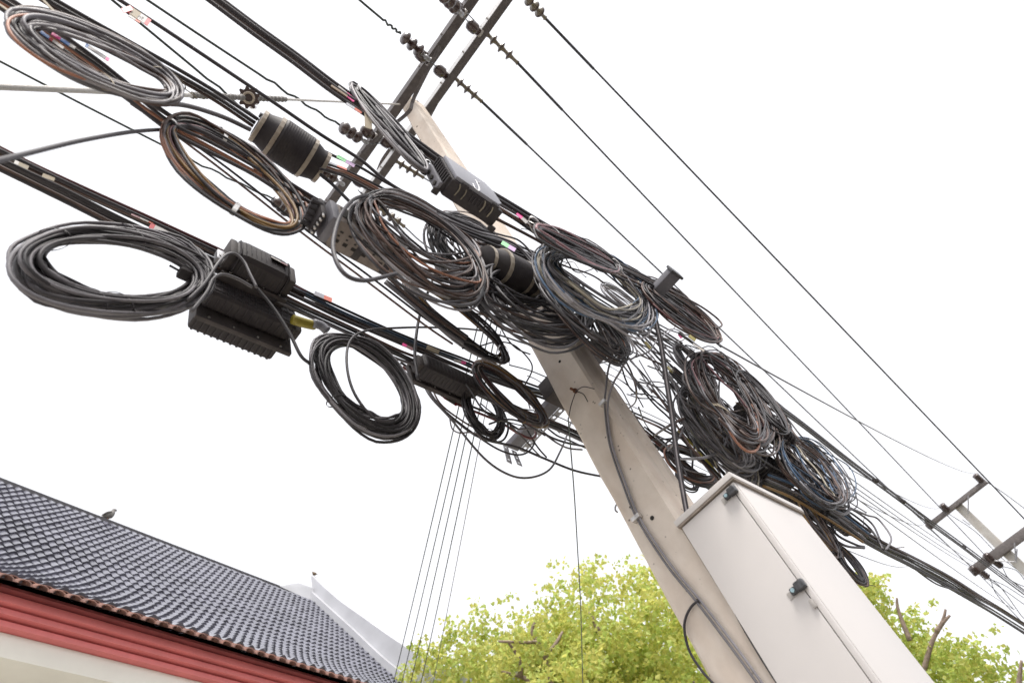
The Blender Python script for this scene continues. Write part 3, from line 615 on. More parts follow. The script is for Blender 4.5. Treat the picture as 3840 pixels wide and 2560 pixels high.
# ---------------------------------------------------------------- cables
XA, XB, XC = -1.75, -1.07, -.62                  # the three strand lines: left of the pole, right of the pole, road side
def cable(label, pts, X, r, m, group=None, name='cable', n=6, cat='cable', sides=7):
    xs = X if isinstance(X, (list, tuple)) else [X] * len(pts)
    P = crom([onX(u, v, x) for (u, v), x in zip(pts, xs)], n)
    return tag(link(name, *tube(P, r, sides), m), label, cat, group)
def strand(label, pts, X, r, mats, offs, group, seed=0, wob=2.0):
    """several cables lashed side by side; offs = (perpendicular px, metres in X)"""
    rg = random.Random(seed); P = np.array(pts, float); T = np.gradient(P, axis=0); N = np.stack([-T[:, 1], T[:, 0]], 1); N /= np.linalg.norm(N, axis=1)[:, None]
    rank = sorted(range(len(offs)), key=lambda k: offs[k][0]); ords = ['topmost', 'second from top', 'third from top', 'fourth from top', 'fifth from top', 'sixth from top', 'seventh from top', 'eighth from top', 'ninth from top']
    for i, (o, dx) in enumerate(offs):
        Q = P + N * (o + np.array([rg.uniform(-wob, wob) for _ in P])[:, None]); m = mats[i % len(mats)]
        cable(label + ', ' + ('lowest' if rank.index(i) == len(offs) - 1 else ords[rank.index(i)]), [tuple(q) for q in Q], (np.array([X] * len(P)) + dx if not isinstance(X, (list, tuple)) else np.array(X) + dx).tolist(), r * rg.uniform(.85, 1.15), m, group)

def ell(e, th):
    cx, cy, a, b, rot = e; c, s = math.cos(R(rot)), math.sin(R(rot)); x, y = a * math.cos(th), b * math.sin(th)
    return cx + x * c - y * s, cy + x * s + y * c
def coil(label, X, outer, inner, n, r, mats, ties=(), dx=.04, seed=1, wild=.28, stray=0, tilt=(0, 0), pinch=.3, mess=.5):
    """a tied coil of n turns between an inner and an outer outline; every turn is its own loop"""
    rg = random.Random(seed); t = thing('cable_coil', label, 'cable coil', 'coils of spare cable tied to the bundles'); N = 44; n = int(n * 1.2); r *= .9
    ALL = []; tang = [R(a) for a, *_ in ties]; order = list(range(n)); rg.shuffle(order)
    for i in range(n):
        t0 = order[i] / max(1, n - 1); f1, f2, f3, f4 = (rg.uniform(0, 6.28) for _ in range(4)); w1, w2 = rg.uniform(.3, 1) * wild, rg.uniform(.2, 1) * wild * .5
        xo = rg.uniform(-1, 1); big = 1.0 + (rg.uniform(.04, .16) if i < stray else 0); sh = (rg.uniform(-9, 9), rg.uniform(-9, 9)) if i < stray else (0, 0)
        jx, jy, jr, js = rg.gauss(0, 3.2) * mess, rg.gauss(0, 3.2) * mess, R(rg.gauss(0, 4) * mess), 1 + rg.gauss(0, .03) * mess; cj, sj = math.cos(jr), math.sin(jr); f5 = rg.uniform(0, 6.28)
        P = []
        for k in range(N):
            th = 2 * math.pi * k / N; pn = 1.0
            for a in tang:
                dd = abs((th - a + math.pi) % (2 * math.pi) - math.pi); pn = min(pn, 1 - pinch * math.exp(-(dd / .38) ** 2))
            q = t0 + w1 * math.sin(th + f1) + w2 * math.sin(2 * th + f2); q = abs(q); q = 1 - abs(1 - q) if q > 1 else q
            q = .5 + (q - .5) * pn; xx = X + dx * (xo * .75 + .35 * math.sin(th + f3) + .15 * math.sin(2 * th + f4)) * pn
            xx += tilt[0] * math.cos(th) + tilt[1] * math.sin(th)
            ui, vi = ell(inner, th); uo, vo = ell(outer, th); u, v = ui + (uo - ui) * q * big + sh[0], vi + (vo - vi) * q * big + sh[1]
            du, dv = (u - outer[0]) * js * (1 + .02 * mess * math.sin(3 * th + f5)), (v - outer[1]) * js; u2, v2 = outer[0] + du * cj - dv * sj + jx, outer[1] + du * sj + dv * cj + jy
            jm = .35 + .65 * (pn - (1 - pinch)) / max(pinch, 1e-6) if tang else 1.0; u, v = u + (u2 - u) * jm, v + (v2 - v) * jm
            P.append(onX(u, v, xx))
        ALL.append(P); m = rg.choices([a for a, _ in mats], [b for _, b in mats])[0]
        link('loop', *tube(P, r * rg.uniform(.72, 1.08), 6, True), m, t)
    for a, tm, wd, *rest in ties:
        th = R(a) % (2 * math.pi); kk = int(round(th / (2 * math.pi) * N)) % N; Q = np.array([p[kk] for p in ALL]); c = np.median(Q, axis=0)
        tg = np.median(np.array([p[(kk + 1) % N] - p[kk - 1] for p in ALL]), axis=0); tg /= np.linalg.norm(tg); Q = Q - np.outer((Q - c) @ tg, tg)
        U_, S_, W_ = np.linalg.svd(Q - Q.mean(0)); ra = W_[0]; rb = np.cross(tg, ra); rb /= np.linalg.norm(rb)
        pa, pb = (Q - c) @ ra, (Q - c) @ rb; pa, pb = np.percentile(pa, [6, 94]), np.percentile(pb, [6, 94]); c = c + ra * pa.mean() + rb * pb.mean()
        h = (pa[1] - pa[0]) / 2 + r * 1.7; hx = (pb[1] - pb[0]) / 2 + r * 1.7; V, F, k = [], [], 20
        if ra[2] < 0: ra = -ra
        for j in range(k):
            a2 = 2 * math.pi * j / k
            for ww in (-1, 1):
                for th_ in (0, .0022): V.append(c + ra * math.cos(a2) * (h + th_) + rb * math.sin(a2) * (hx + th_) + tg * ww * wd / 2)
        for j in range(k):
            b, e = 4 * j, 4 * ((j + 1) % k); F += [(b + 1, e + 1, e + 3, b + 3), (b, b + 2, e + 2, e), (b, e, e + 1, b + 1), (b + 2, b + 3, e + 3, e + 2)]
        o = link('tie', V, F, tm, t); o.data.set_sharp_from_angle(angle=R(40))
        if rest:                                  # loose tail of the tie
            q = c + ra * h * rest[0]; link('tie_tail', *tube(crom([q, q + ra * .03 * rest[0] + tg * .01, q + ra * .05 * rest[0] + tg * .03], 3), .0025, 5), tm, t)
    settle(t, onX(outer[0], outer[1], X)); return t

DK = [('black', 6), ('grey', 4)]
MX = [('black', 5), ('grey', 4), ('brown', 2), ('orange', 1.2)]
BR = [('black', 5), ('brown', 4), ('grey', 1.5), ('orange', .6)]
GY = [('grey', 5), ('pale', 3), ('black', 3)]
# --- coils on the upper-left strands
coil('long flattened coil of grey and brown cable in the top left corner', -1.0, (219, 128, 224, 64, 23.5), (232, 140, 164, 24, 24.5), 32, .0072, [('grey', 5), ('black', 4), ('pale', 2.5), ('brown', 2.5), ('orange', 1.6)], [(-35, 'tagy', .006, 1), (78, 'tagy', .006, 1)], .06, 3, .2)
coil('slanting oval coil of black and brown cable with silver straps left of the banded closure', -1.12, (537, 402, 203, 78, 38), (534, 402, 166, 45, 38), 26, .0075, [('black', 4), ('brown', 4), ('grey', 2.5), ('ochre', 2.6), ('pink', 1.6), ('orange', 2)], [(180, 'steel', .016), (-115, 'steel', .018, 1), (70, 'steel', .018, 1), (10, 'steel', .016)], .05, 4, .22)
coil('large round coil of thick black cable at the left edge', -1.68, (257, 624, 236, 108, 3), (266, 618, 168, 56, 10), 32, .0100, [('black', 4), ('grey', 7)], [(-78, 'black', .008, 1), (-140, 'black', .008, 1), (80, 'black', .008, -1), (-12, 'black', .006), (95, 'black', .007)], .08, 5, .35, 4, pinch=.12)
coil('big fanned coil of grey and orange cable in front of the pole', -.98, (962, 568, 186, 86, 38), (982, 540, 126, 36, 30), 38, .0074, [('grey', 5), ('black', 3.5), ('pale', 2), ('orange', 3), ('brown', 2.4)], [(192, 'black', .01, 1), (200, 'black', .004, 1)], .07, 6, .34, 5, pinch=.75, mess=1.2)
coil('dense dark coil behind the coil with orange cable', -1.12, (1085, 595, 132, 72, 48), (1098, 585, 92, 30, 46), 34, .0074, [('black', 6), ('grey', 3), ('brown', 2)], [(200, 'black', .008)], .07, 7, .3, mess=1.5)
coil('hanging dark coil draped across the pole below the banded closure', -1.10, (1165, 640, 104, 70, 20), (1165, 612, 82, 16, 20), 36, .0085, [('black', 9), ('grey', 1.5)], [], .08, 8, .3, mess=1.5)
coil('heavy black coil sagging lowest across the pole front', -1.02, (1228, 700, 136, 80, 20), (1228, 664, 108, 26, 20), 38, .0085, [('black', 9), ('brown', 1.5), ('grey', 1.5)], [], .08, 9, .3, mess=1.5)
coil('pale blue-grey coil right of the pole with a white gap inside', -.66, (1372, 657, 158, 76, 30), (1366, 646, 98, 32, 32), 44, .0060, [('grey', 5), ('pale', 4), ('blue', 3), ('cream', 2.5), ('black', 4)], [(65, 'grey', .012, 1), (-25, 'black', .01, 1)], .07, 10, .36, 3, pinch=.4, mess=1.2)
coil('long drooping brown-black coil hanging right of the pole', -.93, (1340, 728, 138, 34, 47), (1342, 726, 112, 14, 47), 15, .0075, [('black', 5), ('brown', 3), ('grey', 4)], [], .05, 12, .25, mess=1.5)
coil('short drooping coil with one orange cable right of the pole', -1.0, (1405, 770, 62, 26, 55), (1405, 768, 42, 9, 55), 12, .0068, [('black', 4), ('grey', 5), ('orange', 1.2)], [], .04, 13, .25, mess=1.5)
coil('flattened black and pink coil on the road-side strand right of the box closure', -.52, (1325, 571, 112, 25, 27), (1325, 571, 92, 2, 27), 30, .0065, [('black', 7), ('pink', 2), ('grey', 2), ('brown', 1.5)], [(172, 'steel', .018), (-150, 'steel', .012, 1), (12, 'steel', .016), (-8, 'steel', .014)], .03, 14, .3, pinch=.15)
coil('flattened black and red coil at the right end of the road-side strand', -.62, (1566, 716, 112, 31, 37), (1566, 716, 92, 2, 37), 36, .0082, [('black', 8), ('red', 2), ('brown', 1.5), ('grey', 1)], [(10, 'band', .016), (-12, 'band', .006)], .035, 15, .3, pinch=.15)
coil('narrow folded coil with a silver strap left of the pole top', -.66, (894, 292, 136, 20, 49), (894, 292, 116, 2, 49), 22, .0075, [('black', 6), ('grey', 5), ('pale', 1.5)], [(205, 'steel', .02, 1), (3, 'steel', .014)], .03, 16, .25, pinch=.25)
coil('curled end of a black coil with two silver straps left of the pole', -1.42, (1048, 738, 150, 40, 39), (1052, 735, 122, 17, 39), 13, .0085, [('black', 7), ('brown', 2), ('ochre', 1.2), ('grey', 2)], [(-28, 'steel', .014, 1), (30, 'steel', .016, 1)], .05, 17, .2)
coil('narrow coil of black and ochre cable with silver straps at the left bracket', -1.62, (1172, 905, 114, 38, 42), (1172, 903, 84, 14, 42), 18, .0078, [('black', 4), ('ochre', 6), ('brown', 4), ('red', 2), ('grey', 1)], [(183, 'steel', .014, 1), (25, 'tagw', .006, 1), (-40, 'brown', .006), (60, 'ochre', .006)], .05, 18, .22)
coil('small black coil hanging under the small ribbed closure', -1.78, (1110, 943, 72, 40, 62), (1112, 940, 52, 24, 64), 12, .0085, [('black', 9), ('grey', 1)], [(25, 'black', .008, 1)], .05, 19, .3, 2)
coil('round black coil hanging below the big black closures', -1.72, (838, 886, 152, 92, 42), (838, 876, 106, 50, 44), 28, .0085, [('black', 9), ('grey', 1.5), ('brown', .7)], [(100, 'black', .006, 1), (-140, 'black', .007, 1)], .06, 20, .3, 4)
coil('dark brown coil with a torn tape wrap right of the cabinet top', -.80, (1680, 916, 140, 58, 51), (1670, 902, 88, 15, 53), 36, .0078, [('black', 5), ('brown', 5), ('grey', 2), ('pink', 1), ('orange', .7)], [(195, 'black', .012, 1), (80, 'tagy', .03, -1)], .07, 21, .35, 3, pinch=.6, mess=1.8)
coil('grey coil tucked behind the brown one above the cabinet', -1.0, (1650, 985, 130, 50, 50), (1648, 982, 92, 14, 50), 30, .0076, [('grey', 5), ('black', 5), ('cream', 1.2), ('pale', 2), ('brown', 2)], [(185, 'pale', .01)], .07, 22, .35, mess=1.5)
coil('loose coil of yellowish grey cable just above the cabinet lid', -1.08, (1696, 1050, 82, 36, 58), (1694, 1046, 56, 12, 58), 14, .0072, [('grey', 4), ('black', 3), ('cream', 2), ('ochre', 2)], [], .06, 23, .35, mess=1.5)
coil('blue and brown coil hanging at the far right of the tangle', -.92, (1868, 1082, 112, 48, 45), (1864, 1080, 74, 3, 46), 40, .0075, [('black', 5), ('blue', 1.8), ('brown', 3), ('grey', 4), ('cream', 1)], [(183, 'grey', .014), (-150, 'pale', .01), (170, 'black', .01)], .07, 24, .35, 3, pinch=.6, mess=1.8)
coil('limp brown-black coil drooping behind the cabinet', -1.06, (1876, 1205, 94, 20, 55), (1876, 1205, 78, 5, 55), 14, .0085, [('black', 6), ('brown', 5), ('ochre', 1)], [], .05, 25, .2)
coil('drooping coil end with bronze glints against the green tree', -1.12, (1955, 1298, 58, 18, 52), (1955, 1298, 46, 4, 52), 12, .0085, [('black', 6), ('brown', 4), ('ochre', 2)], [(20, 'black', .008, -1)], .045, 26, .2)
coil('small brown coil with a pale tie between pole and cabinet', -1.5, (1590, 1068, 74, 34, 32), (1588, 1066, 52, 14, 32), 14, .0088, [('brown', 5), ('black', 4), ('orange', 1), ('grey', 1)], [(-80, 'tagw', .02, 1)], .05, 27, .25)
coil('small grey coil peeping out above the cabinet lid corner', -1.55, (1580, 1098, 34, 20, 50), (1578, 1096, 24, 10, 50), 9, .0062, [('grey', 5), ('black', 4)], [], .035, 28, .3)
coil('narrow grey coil end with black tie wire above the brown coil', -.86, (1596, 842, 72, 22, 48), (1596, 842, 60, 6, 48), 12, .0074, [('grey', 5), ('black', 4), ('pale', 2)], [(175, 'pale', .016), (205, 'black', .008, 1)], .045, 29, .2, pinch=.3)
coil('dark bundle coil bending down behind the right-hand closure', -.78, (1752, 925, 92, 26, 50), (1752, 925, 80, 8, 50), 14, .009, [('black', 9), ('brown', 1)], [(0, 'black', .01), (-60, 'black', .008, 1)], .05, 30, .2, pinch=.2)
coil('tight little silver-tied coil seen through the blue-grey coil', -1.15, (1430, 688, 62, 16, 35), (1430, 688, 50, 4, 35), 9, .0066, [('grey', 5), ('black', 4), ('pale', 2)], [(175, 'steel', .02, 1)], .035, 31, .2, pinch=.2)
coil('small coil with pale clip behind the dark closure', -1.3, (1135, 552, 50, 18, 30), (1135, 552, 38, 6, 30), 8, .006, [('grey', 4), ('pale', 3), ('black', 3)], [(20, 'pale', .012)], .03, 32, .2)

# --- strand A: lower left line of heavy cables
A1 = [(-60, 318), (60, 378), (200, 443), (350, 512), (495, 578), (600, 628), (700, 678)]
A2 = [(-60, 345), (60, 402), (160, 452), (290, 518), (420, 573), (520, 618), (640, 680)]
strand('thick dark cable in the upper row of the left-hand lower strand', A1, XA, .0095, ['red', 'black', 'brown', 'black'], [(-8, .01), (-2, .02), (4, 0), (9, -.02)], 'lower left strand, upper row', 1, 1.2)
strand('thick dark cable in the lower row of the left-hand lower strand', A2, XA, .0100, ['black', 'grey', 'black', 'brown', 'black'], [(-9, .02), (-3, .0), (3, -.01), (8, .01), (13, 0)], 'lower left strand, lower row', 2, 1.2)
A3 = [(655, 652), (700, 676), (788, 718), (888, 762), (981, 800), (1060, 832), (1150, 868), (1290, 915), (1440, 975)]
A4 = [(610, 664), (690, 706), (813, 762), (906, 808), (969, 834), (1056, 874), (1106, 898), (1200, 945), (1300, 985), (1440, 1052)]
strand('dark cable, upper row, lower strand between closures and pole', A3, XA, .009, ['black', 'blue', 'black', 'brown', 'black'], [(-8, .0), (-2, .02), (3, -.02), (8, 0), (13, .01)], 'lower strand near the pole, upper row', 3, 2.2)
strand('dark cable, lower row, lower strand between closures and pole', A4, XA, .009, ['brown', 'black', 'black', 'grey'], [(-6, 0), (0, .02), (5, -.02), (10, 0)], 'lower strand near the pole, lower row', 4, 2.2)
cable('black and red cable with a red-banded tag ending in a pink bend', [(925, 842), (960, 867), (1013, 906), (1048, 927), (1142, 966), (1186, 992), (1217, 1006), (1230, 1000), (1229, 985)], XA - .1, .0085, 'red')
cable('black cable lying on the red tagged cable', [(920, 832), (960, 858), (1013, 896), (1050, 919), (1142, 957), (1190, 985)], XA - .1, .008, 'black')
cable('long loose black loop hanging below the left bracket', [(962, 850), (985, 905), (1036, 962), (1110, 1050), (1170, 1090), (1220, 1096), (1262, 1078), (1285, 1040), (1300, 1005), (1312, 968)], XA - .2, .0075, 'grey')
cable('black cable passing under the bracket and behind the pole', [(975, 880), (1004, 925), (1040, 960), (1104, 1005), (1186, 1026), (1254, 1054), (1320, 1080), (1385, 1094), (1450, 1105)], XA - .25, .009, 'black')
cable('thin grey cable curving down to the left bracket', [(985, 870), (1010, 925), (1060, 965), (1100, 988), (1140, 1012)], XA - .2, .006, 'brown')
cable('black cable looping up to the coil at the left bracket', [(1015, 940), (1092, 998), (1150, 1034), (1195, 1044), (1222, 1028), (1232, 995), (1232, 980)], XA - .3, .0072, 'black')
cable('black cable from the left bracket coil to the pole edge', [(1240, 985), (1262, 1002), (1300, 1016), (1345, 1025), (1420, 1040)], XA - .2, .009, 'black')
cable('second black cable from the left bracket coil to the pole edge', [(1254, 980), (1280, 1000), (1310, 1012), (1350, 1030), (1430, 1060)], XA - .25, .0075, 'black')
cable('single black cable dropping from the fanned coil to the lower strand', [(1006, 575), (1000, 620), (985, 665), (965, 720), (956, 770), (953, 820), (960, 870)], XB - .35, .0085, 'black')
cable('thin black cable bowing over from the round black coil to the pole', [(905, 965), (862, 962), (815, 905), (797, 840), (803, 785), (838, 760), (906, 753), (1000, 752), (1110, 760), (1210, 790)], XA + .1, .007, 'black')
cable('taut thin black cable from the closure to the dangling tail', [(590, 660), (630, 710), (665, 765), (690, 815), (712, 835)], XA + .06, .0085, 'black')
cable('grey tail rising from the big coil over the upper closure', [(430, 690), (470, 650), (500, 605), (520, 585), (540, 583), (560, 600), (575, 630), (590, 660)], XA + .13, .0075, 'grey')
cable('grey tail from the big coil into the lower closure', [(440, 715), (475, 670), (490, 640), (512, 630), (545, 640), (580, 660)], XA + .13, .0075, 'grey')
cable('thin black wire crossing from the coil strap to the pole', [(1062, 800), (1100, 795), (1140, 785), (1180, 792), (1215, 825), (1222, 850), (1205, 885)], XA + .3, .005, 'black')
cable('thin wire from the left bracket to the pole', [(1170, 838), (1215, 850), (1260, 868)], XA, .005, 'black')
# --- strand B: the middle line
B1 = [(-30, -20), (60, 40), (140, 95), (230, 160), (310, 225), (400, 288), (480, 330), (588, 390), (690, 452), (750, 488)]
strand('dark cable in the middle strand feeding the slotted terminal box', B1, -1.12, .0082, ['black', 'brown', 'black', 'orange', 'brown', 'black'], [(-16, .02), (-10, -.01), (-3, .02), (3, 0), (9, -.02), (15, .01)], 'middle strand to the terminal box', 5, 2.5)
B2 = [(60, -40), (118, -2), (210, 52), (295, 100), (400, 160), (500, 218), (590, 278)]
strand('black cable of the upper trio entering the banded closure', B2, -1.1, .0092, ['black', 'black', 'brown'], [(-4, 0), (6, .01), (14, -.01)], 'pair entering the banded closure', 6, 1.2)
cable('black cable leaving the top left coil for the banded closure', [(15, 55), (30, 85), (95, 135), (180, 185), (270, 215), (365, 236), (430, 243), (510, 268), (575, 298)], -1.02, .0105, 'grey')
cable('long black cable with the red nt tag crossing to the pole', [(262, -8), (347, 47), (460, 122), (572, 197), (650, 250), (738, 310), (828, 367), (900, 425), (1013, 487), (1100, 528), (1175, 565), (1235, 590)], -1.0, .0098, 'black')
cable('black cable with green and violet tape beside the banded closure', [(700, 326), (740, 345), (775, 362), (825, 383), (888, 420), (975, 465), (1060, 520), (1140, 560)], -1.05, .0082, 'black')
cable('upper of two thin cables running under the slotted terminal box', [(290, 222), (380, 285), (525, 388), (698, 524), (850, 635), (978, 732), (1040, 770), (1100, 795)], -1.32, .006, 'black')
cable('lower of two thin cables running under the slotted terminal box', [(300, 238), (384, 296), (520, 398), (690, 532), (840, 644), (970, 742), (1040, 790)], -1.34, .006, 'brown')
cable('black cable swinging in from the left edge to the slanting coil', [(-40, 378), (0, 368), (80, 348), (180, 324), (280, 306), (345, 299), (382, 298)], [-.9, -.95, -1.0, -1.03, -1.06, -1.1, -1.12], .0075, 'black')
cable('black cable looping round the left end of the slotted terminal box', [(842, 448), (813, 458), (785, 490), (770, 530), (765, 570), (778, 612), (803, 637), (838, 644), (880, 636), (910, 628)], -.93, .0085, 'black')
strand('black and orange cable leaving the right end of the banded closure', [(738, 380), (770, 390), (800, 400), (870, 436), (950, 480), (1040, 540), (1120, 590)], -1.08, .0075, ['black', 'orange', 'brown', 'black'], [(-6, 0), (0, .01), (4, -.01), (9, .01)], 'cables leaving the banded closure', 7, 1.5)
cable('single black cable from the banded closure down to the fanned coil', [(735, 400), (765, 425), (795, 455), (830, 490)], -1.1, .009, 'black')
strand('dark cable from the terminal box under the fanned coil', [(890, 640), (950, 690), (1010, 740), (1070, 780)], -1.3, .0085, ['black', 'brown', 'black', 'grey'], [(-9, 0), (-2, .02), (5, -.01), (11, 0)], 'cables under the fanned coil', 8, 2)
strand('dark middle-strand cable passing the pole beside the second banded closure', [(985, 492), (1040, 520), (1100, 545), (1160, 565), (1235, 602), (1300, 640), (1380, 690), (1470, 745), (1560, 800)], -1.0, .0085, ['black', 'grey', 'black', 'black', 'brown', 'grey'], [(-14, 0), (-8, .03), (-2, -.02), (4, .02), (10, 0), (16, -.03)], 'middle strand at the pole', 9, 3)
strand('dark cable curving over the pole shoulder', [(1000, 490), (1095, 530), (1150, 545), (1190, 560), (1230, 600), (1248, 640), (1250, 680)], -.96, .0075, ['black', 'grey', 'black'], [(-6, 0), (2, .02), (9, -.01)], 'cables over the pole shoulder', 10, 2.5)
# --- strand C: road-side line
C1 = [(440, -40), (488, -6), (588, 68), (680, 135), (763, 198), (838, 250), (920, 308), (1012, 374)]
strand('thick dark cable of the road-side strand entering the box closure', C1, -.66, .0098, ['black', 'black', 'brown', 'black'], [(-9, .0), (-2, .02), (5, -.01), (11, .01)], 'road-side strand before the box closure', 11, 1.0)
cable('black cable slipping behind the folded coil', [(838, 262), (900, 320), (960, 365), (1010, 395), (1060, 430)], -.72, .0085, 'black')
C2 = [(1105, 448), (1145, 470), (1190, 497), (1245, 532), (1330, 580), (1420, 625), (1490, 660), (1560, 710)]
strand('black cable of the road-side strand right of the box closure', C2, -.60, .0085, ['black', 'black', 'grey', 'brown', 'black'], [(-18, .0), (-10, .02), (-3, -.01), (4, .01), (10, 0)], 'road-side strand after the box closure', 12, 1.5)
cable('brown cable leaving the lower corner of the box closure', [(1125, 495), (1165, 515), (1222, 545), (1265, 569), (1315, 592), (1380, 612)], -.66, .0082, 'brown')
cable('black cable ending in an open hairpin above the road-side coil', [(1415, 608), (1527, 661), (1602, 699), (1640, 725), (1657, 742), (1655, 750), (1640, 752)], -.58, .008, 'brown')
cable('tapering black cable end poking past the flattened coil', [(1560, 740), (1600, 755), (1640, 782), (1657, 796)], -.62, .010, 'black')
cable('black strand leaving the flattened coil down to the far right', [(1560, 765), (1610, 800), (1677, 842), (1770, 912), (1847, 976), (1905, 1022)], [-.62, -.66, -.72, -.85, -1.0, -1.1], .009, 'black')
strand('dark twisted feeder running to the lower right edge', [(1780, 928), (1849, 978), (1964, 1068), (2074, 1150), (2129, 1193), (2214, 1255), (2300, 1320), (2420, 1410)], [-.85, -.95, -1.1, -1.25, -1.3, -1.4, -1.45, -1.5], .012, ['black', 'black', 'hv', 'black'], [(-3, 0), (0, .02), (3, -.02), (5, .01)], 'twisted feeder to the lower right', 13, 1.2)
for i, (u, v) in enumerate(((2011, 1103), (2074, 1151), (2129, 1195), (2214, 1255))):
    p = onX(u, v, -1.1 - .1 * i); tag(disc(p, (.3, 1, -.2), .03, .06, 'cable_clip', 'plastic', None, 8), 'small dark clip on the twisted feeder, ' + ('first', 'second', 'third', 'fourth')[i] + ' from the tangle', 'clip')
strand('heavy cable of the low bundle running to the lower right edge', [(1900, 1175), (1960, 1215), (2034, 1258), (2096, 1287), (2176, 1332), (2239, 1372), (2300, 1408), (2430, 1490)], [-1.0, -1.05, -1.12, -1.2, -1.3, -1.4, -1.5, -1.6], .0125, ['black', 'brown', 'black', 'black', 'grey', 'brown', 'black', 'black'], [(-10, .02), (-6, -.02), (-2, .03), (2, 0), (5, -.03), (-8, .04), (9, .01), (12, 0)], 'low bundle to the lower right', 14, 1.8)
cable('slack black cable sagging under the low bundle', [(2060, 1275), (2100, 1305), (2150, 1340), (2200, 1358), (2270, 1395)], -1.3, .009, 'black')
for i, pts in enumerate((((1925, 1160), (1965, 1185), (2000, 1215), (2020, 1245), (2030, 1262)), ((1930, 1155), (1975, 1180), (2005, 1205), (2022, 1240)), ((1935, 1158), (1990, 1182), (2015, 1190), (2040, 1220), (2047, 1240), (2035, 1262)), ((1900, 1180), (1920, 1225), (1965, 1250), (1985, 1255)), ((1880, 1185), (1905, 1225), (1940, 1252), (1985, 1258)))):
    cable(('black loop end arching beside the low bundle', 'second black loop end beside the low bundle', 'widest thin loop end beside the low bundle', 'black loop hanging under the low bundle', 'outer black loop hanging under the low bundle')[i], pts, -1.05, .009, ('black', 'black', 'grey', 'black', 'black')[i])
# --- tangle right of the pole
TG = 'black cable in the loose tangle between the pole and the cabinet'
TL_ = [
 ('black', .0075, -1.3, [(1417, 821), (1454, 868), (1500, 925), (1532, 955), (1560, 985), (1577, 1010), (1590, 1045), (1590, 1075)]),
 ('black', .0075, -1.2, [(1447, 827), (1485, 868), (1505, 899), (1532, 932), (1560, 961), (1600, 1000)]),
 ('grey', .0065, -1.0, [(1435, 761), (1455, 790), (1463, 812), (1450, 824), (1430, 822), (1410, 808)]),
 ('pale', .006, -1.0, [(1460, 820), (1491, 806), (1508, 782), (1516, 768), (1545, 755), (1568, 765), (1572, 778), (1555, 784), (1520, 774)]),
 ('grey', .006, -.95, [(1454, 754), (1497, 771), (1522, 771), (1547, 754), (1552, 745)]),
 ('black', .009, -1.1, [(1440, 745), (1475, 780), (1510, 820), (1560, 872), (1600, 912), (1657, 978), (1720, 1035)]),
 ('black', .009, -1.15, [(1450, 745), (1490, 785), (1530, 828), (1575, 870), (1620, 915), (1690, 990)]),
 ('brown', .008, -1.1, [(1465, 745), (1500, 780), (1545, 826), (1590, 870), (1640, 925)]),
 ('black', .008, -1.2, [(1430, 760), (1470, 800), (1500, 830), (1530, 870), (1550, 905)]),
 ('black', .0065, -1.0, [(1522, 786), (1547, 824), (1585, 868), (1630, 910)]),
 ('black', .007, -1.0, [(1508, 742), (1545, 760), (1600, 775), (1640, 785)]),
 ('grey', .007, -1.2, [(1400, 760), (1440, 775), (1490, 800), (1540, 830)]),
 ('black', .006, -1.4, [(1470, 870), (1510, 888), (1532, 888), (1565, 900)]),
 ('black', .006, -1.5, [(1440, 905), (1470, 914), (1495, 916), (1514, 927), (1534, 944), (1560, 962)]),
 ('black', .007, -1.35, [(1452, 862), (1480, 895), (1510, 925), (1540, 950), (1565, 975)]),
 ('grey', .007, -1.05, [(1607, 922), (1592, 942), (1582, 960), (1570, 985), (1555, 1010), (1528, 1042)]),
 ('brown', .0085, -1.0, [(1500, 1002), (1539, 976), (1582, 959), (1620, 967), (1645, 984), (1656, 982), (1657, 968)]),
 ('brown', .0095, -1.5, [(1440, 945), (1470, 961), (1507, 977), (1542, 996), (1582, 1014), (1640, 1042)]),
 ('black', .0085, -1.5, [(1440, 940), (1480, 958), (1520, 976), (1560, 1000), (1600, 1022), (1650, 1058)]),
 ('grey', .0085, -1.0, [(1500, 1046), (1540, 1052), (1595, 1053), (1632, 1046), (1660, 1028), (1672, 1001)]),
 ('black', .008, -1.4, [(1510, 1034), (1545, 1005), (1579, 980), (1622, 950)]),
 ('black', .0075, -1.3, [(1560, 965), (1582, 981), (1605, 1008), (1630, 1032), (1660, 1055)]),
 ('black', .0075, -1.3, [(1575, 975), (1600, 1012), (1625, 1045), (1640, 1070)]),
 ('black', .007, -1.5, [(1490, 1010), (1530, 1008), (1560, 1006), (1600, 1018)]),
 ('black', .007, -1.5, [(1480, 980), (1510, 1000), (1545, 1016), (1580, 1030)]),
 ('black', .0065, -1.2, [(1536, 877), (1552, 912), (1576, 957), (1590, 990), (1595, 1030)]),
 ('black', .006, -1.4, [(1400, 795), (1440, 850), (1470, 895)]),
 ('brown', .007, -1.1, [(1438, 830), (1452, 860), (1462, 900), (1458, 925), (1440, 940)]),
 ('black', .006, -1.4, [(1450, 905), (1480, 905), (1515, 915), (1545, 930)]),
]
def behind(pts, x):                              # a cable that would cross the shaft passes behind it
    return [min(x, -1.62) if u < 1050 + (v - 370) * .7105 + 14 else x for u, v in pts]
for m, r, x, pts in TL_: cable(TG, pts, behind(pts, x), r, m, 'loose tangle between pole and cabinet')
WR_ = random.Random(77)
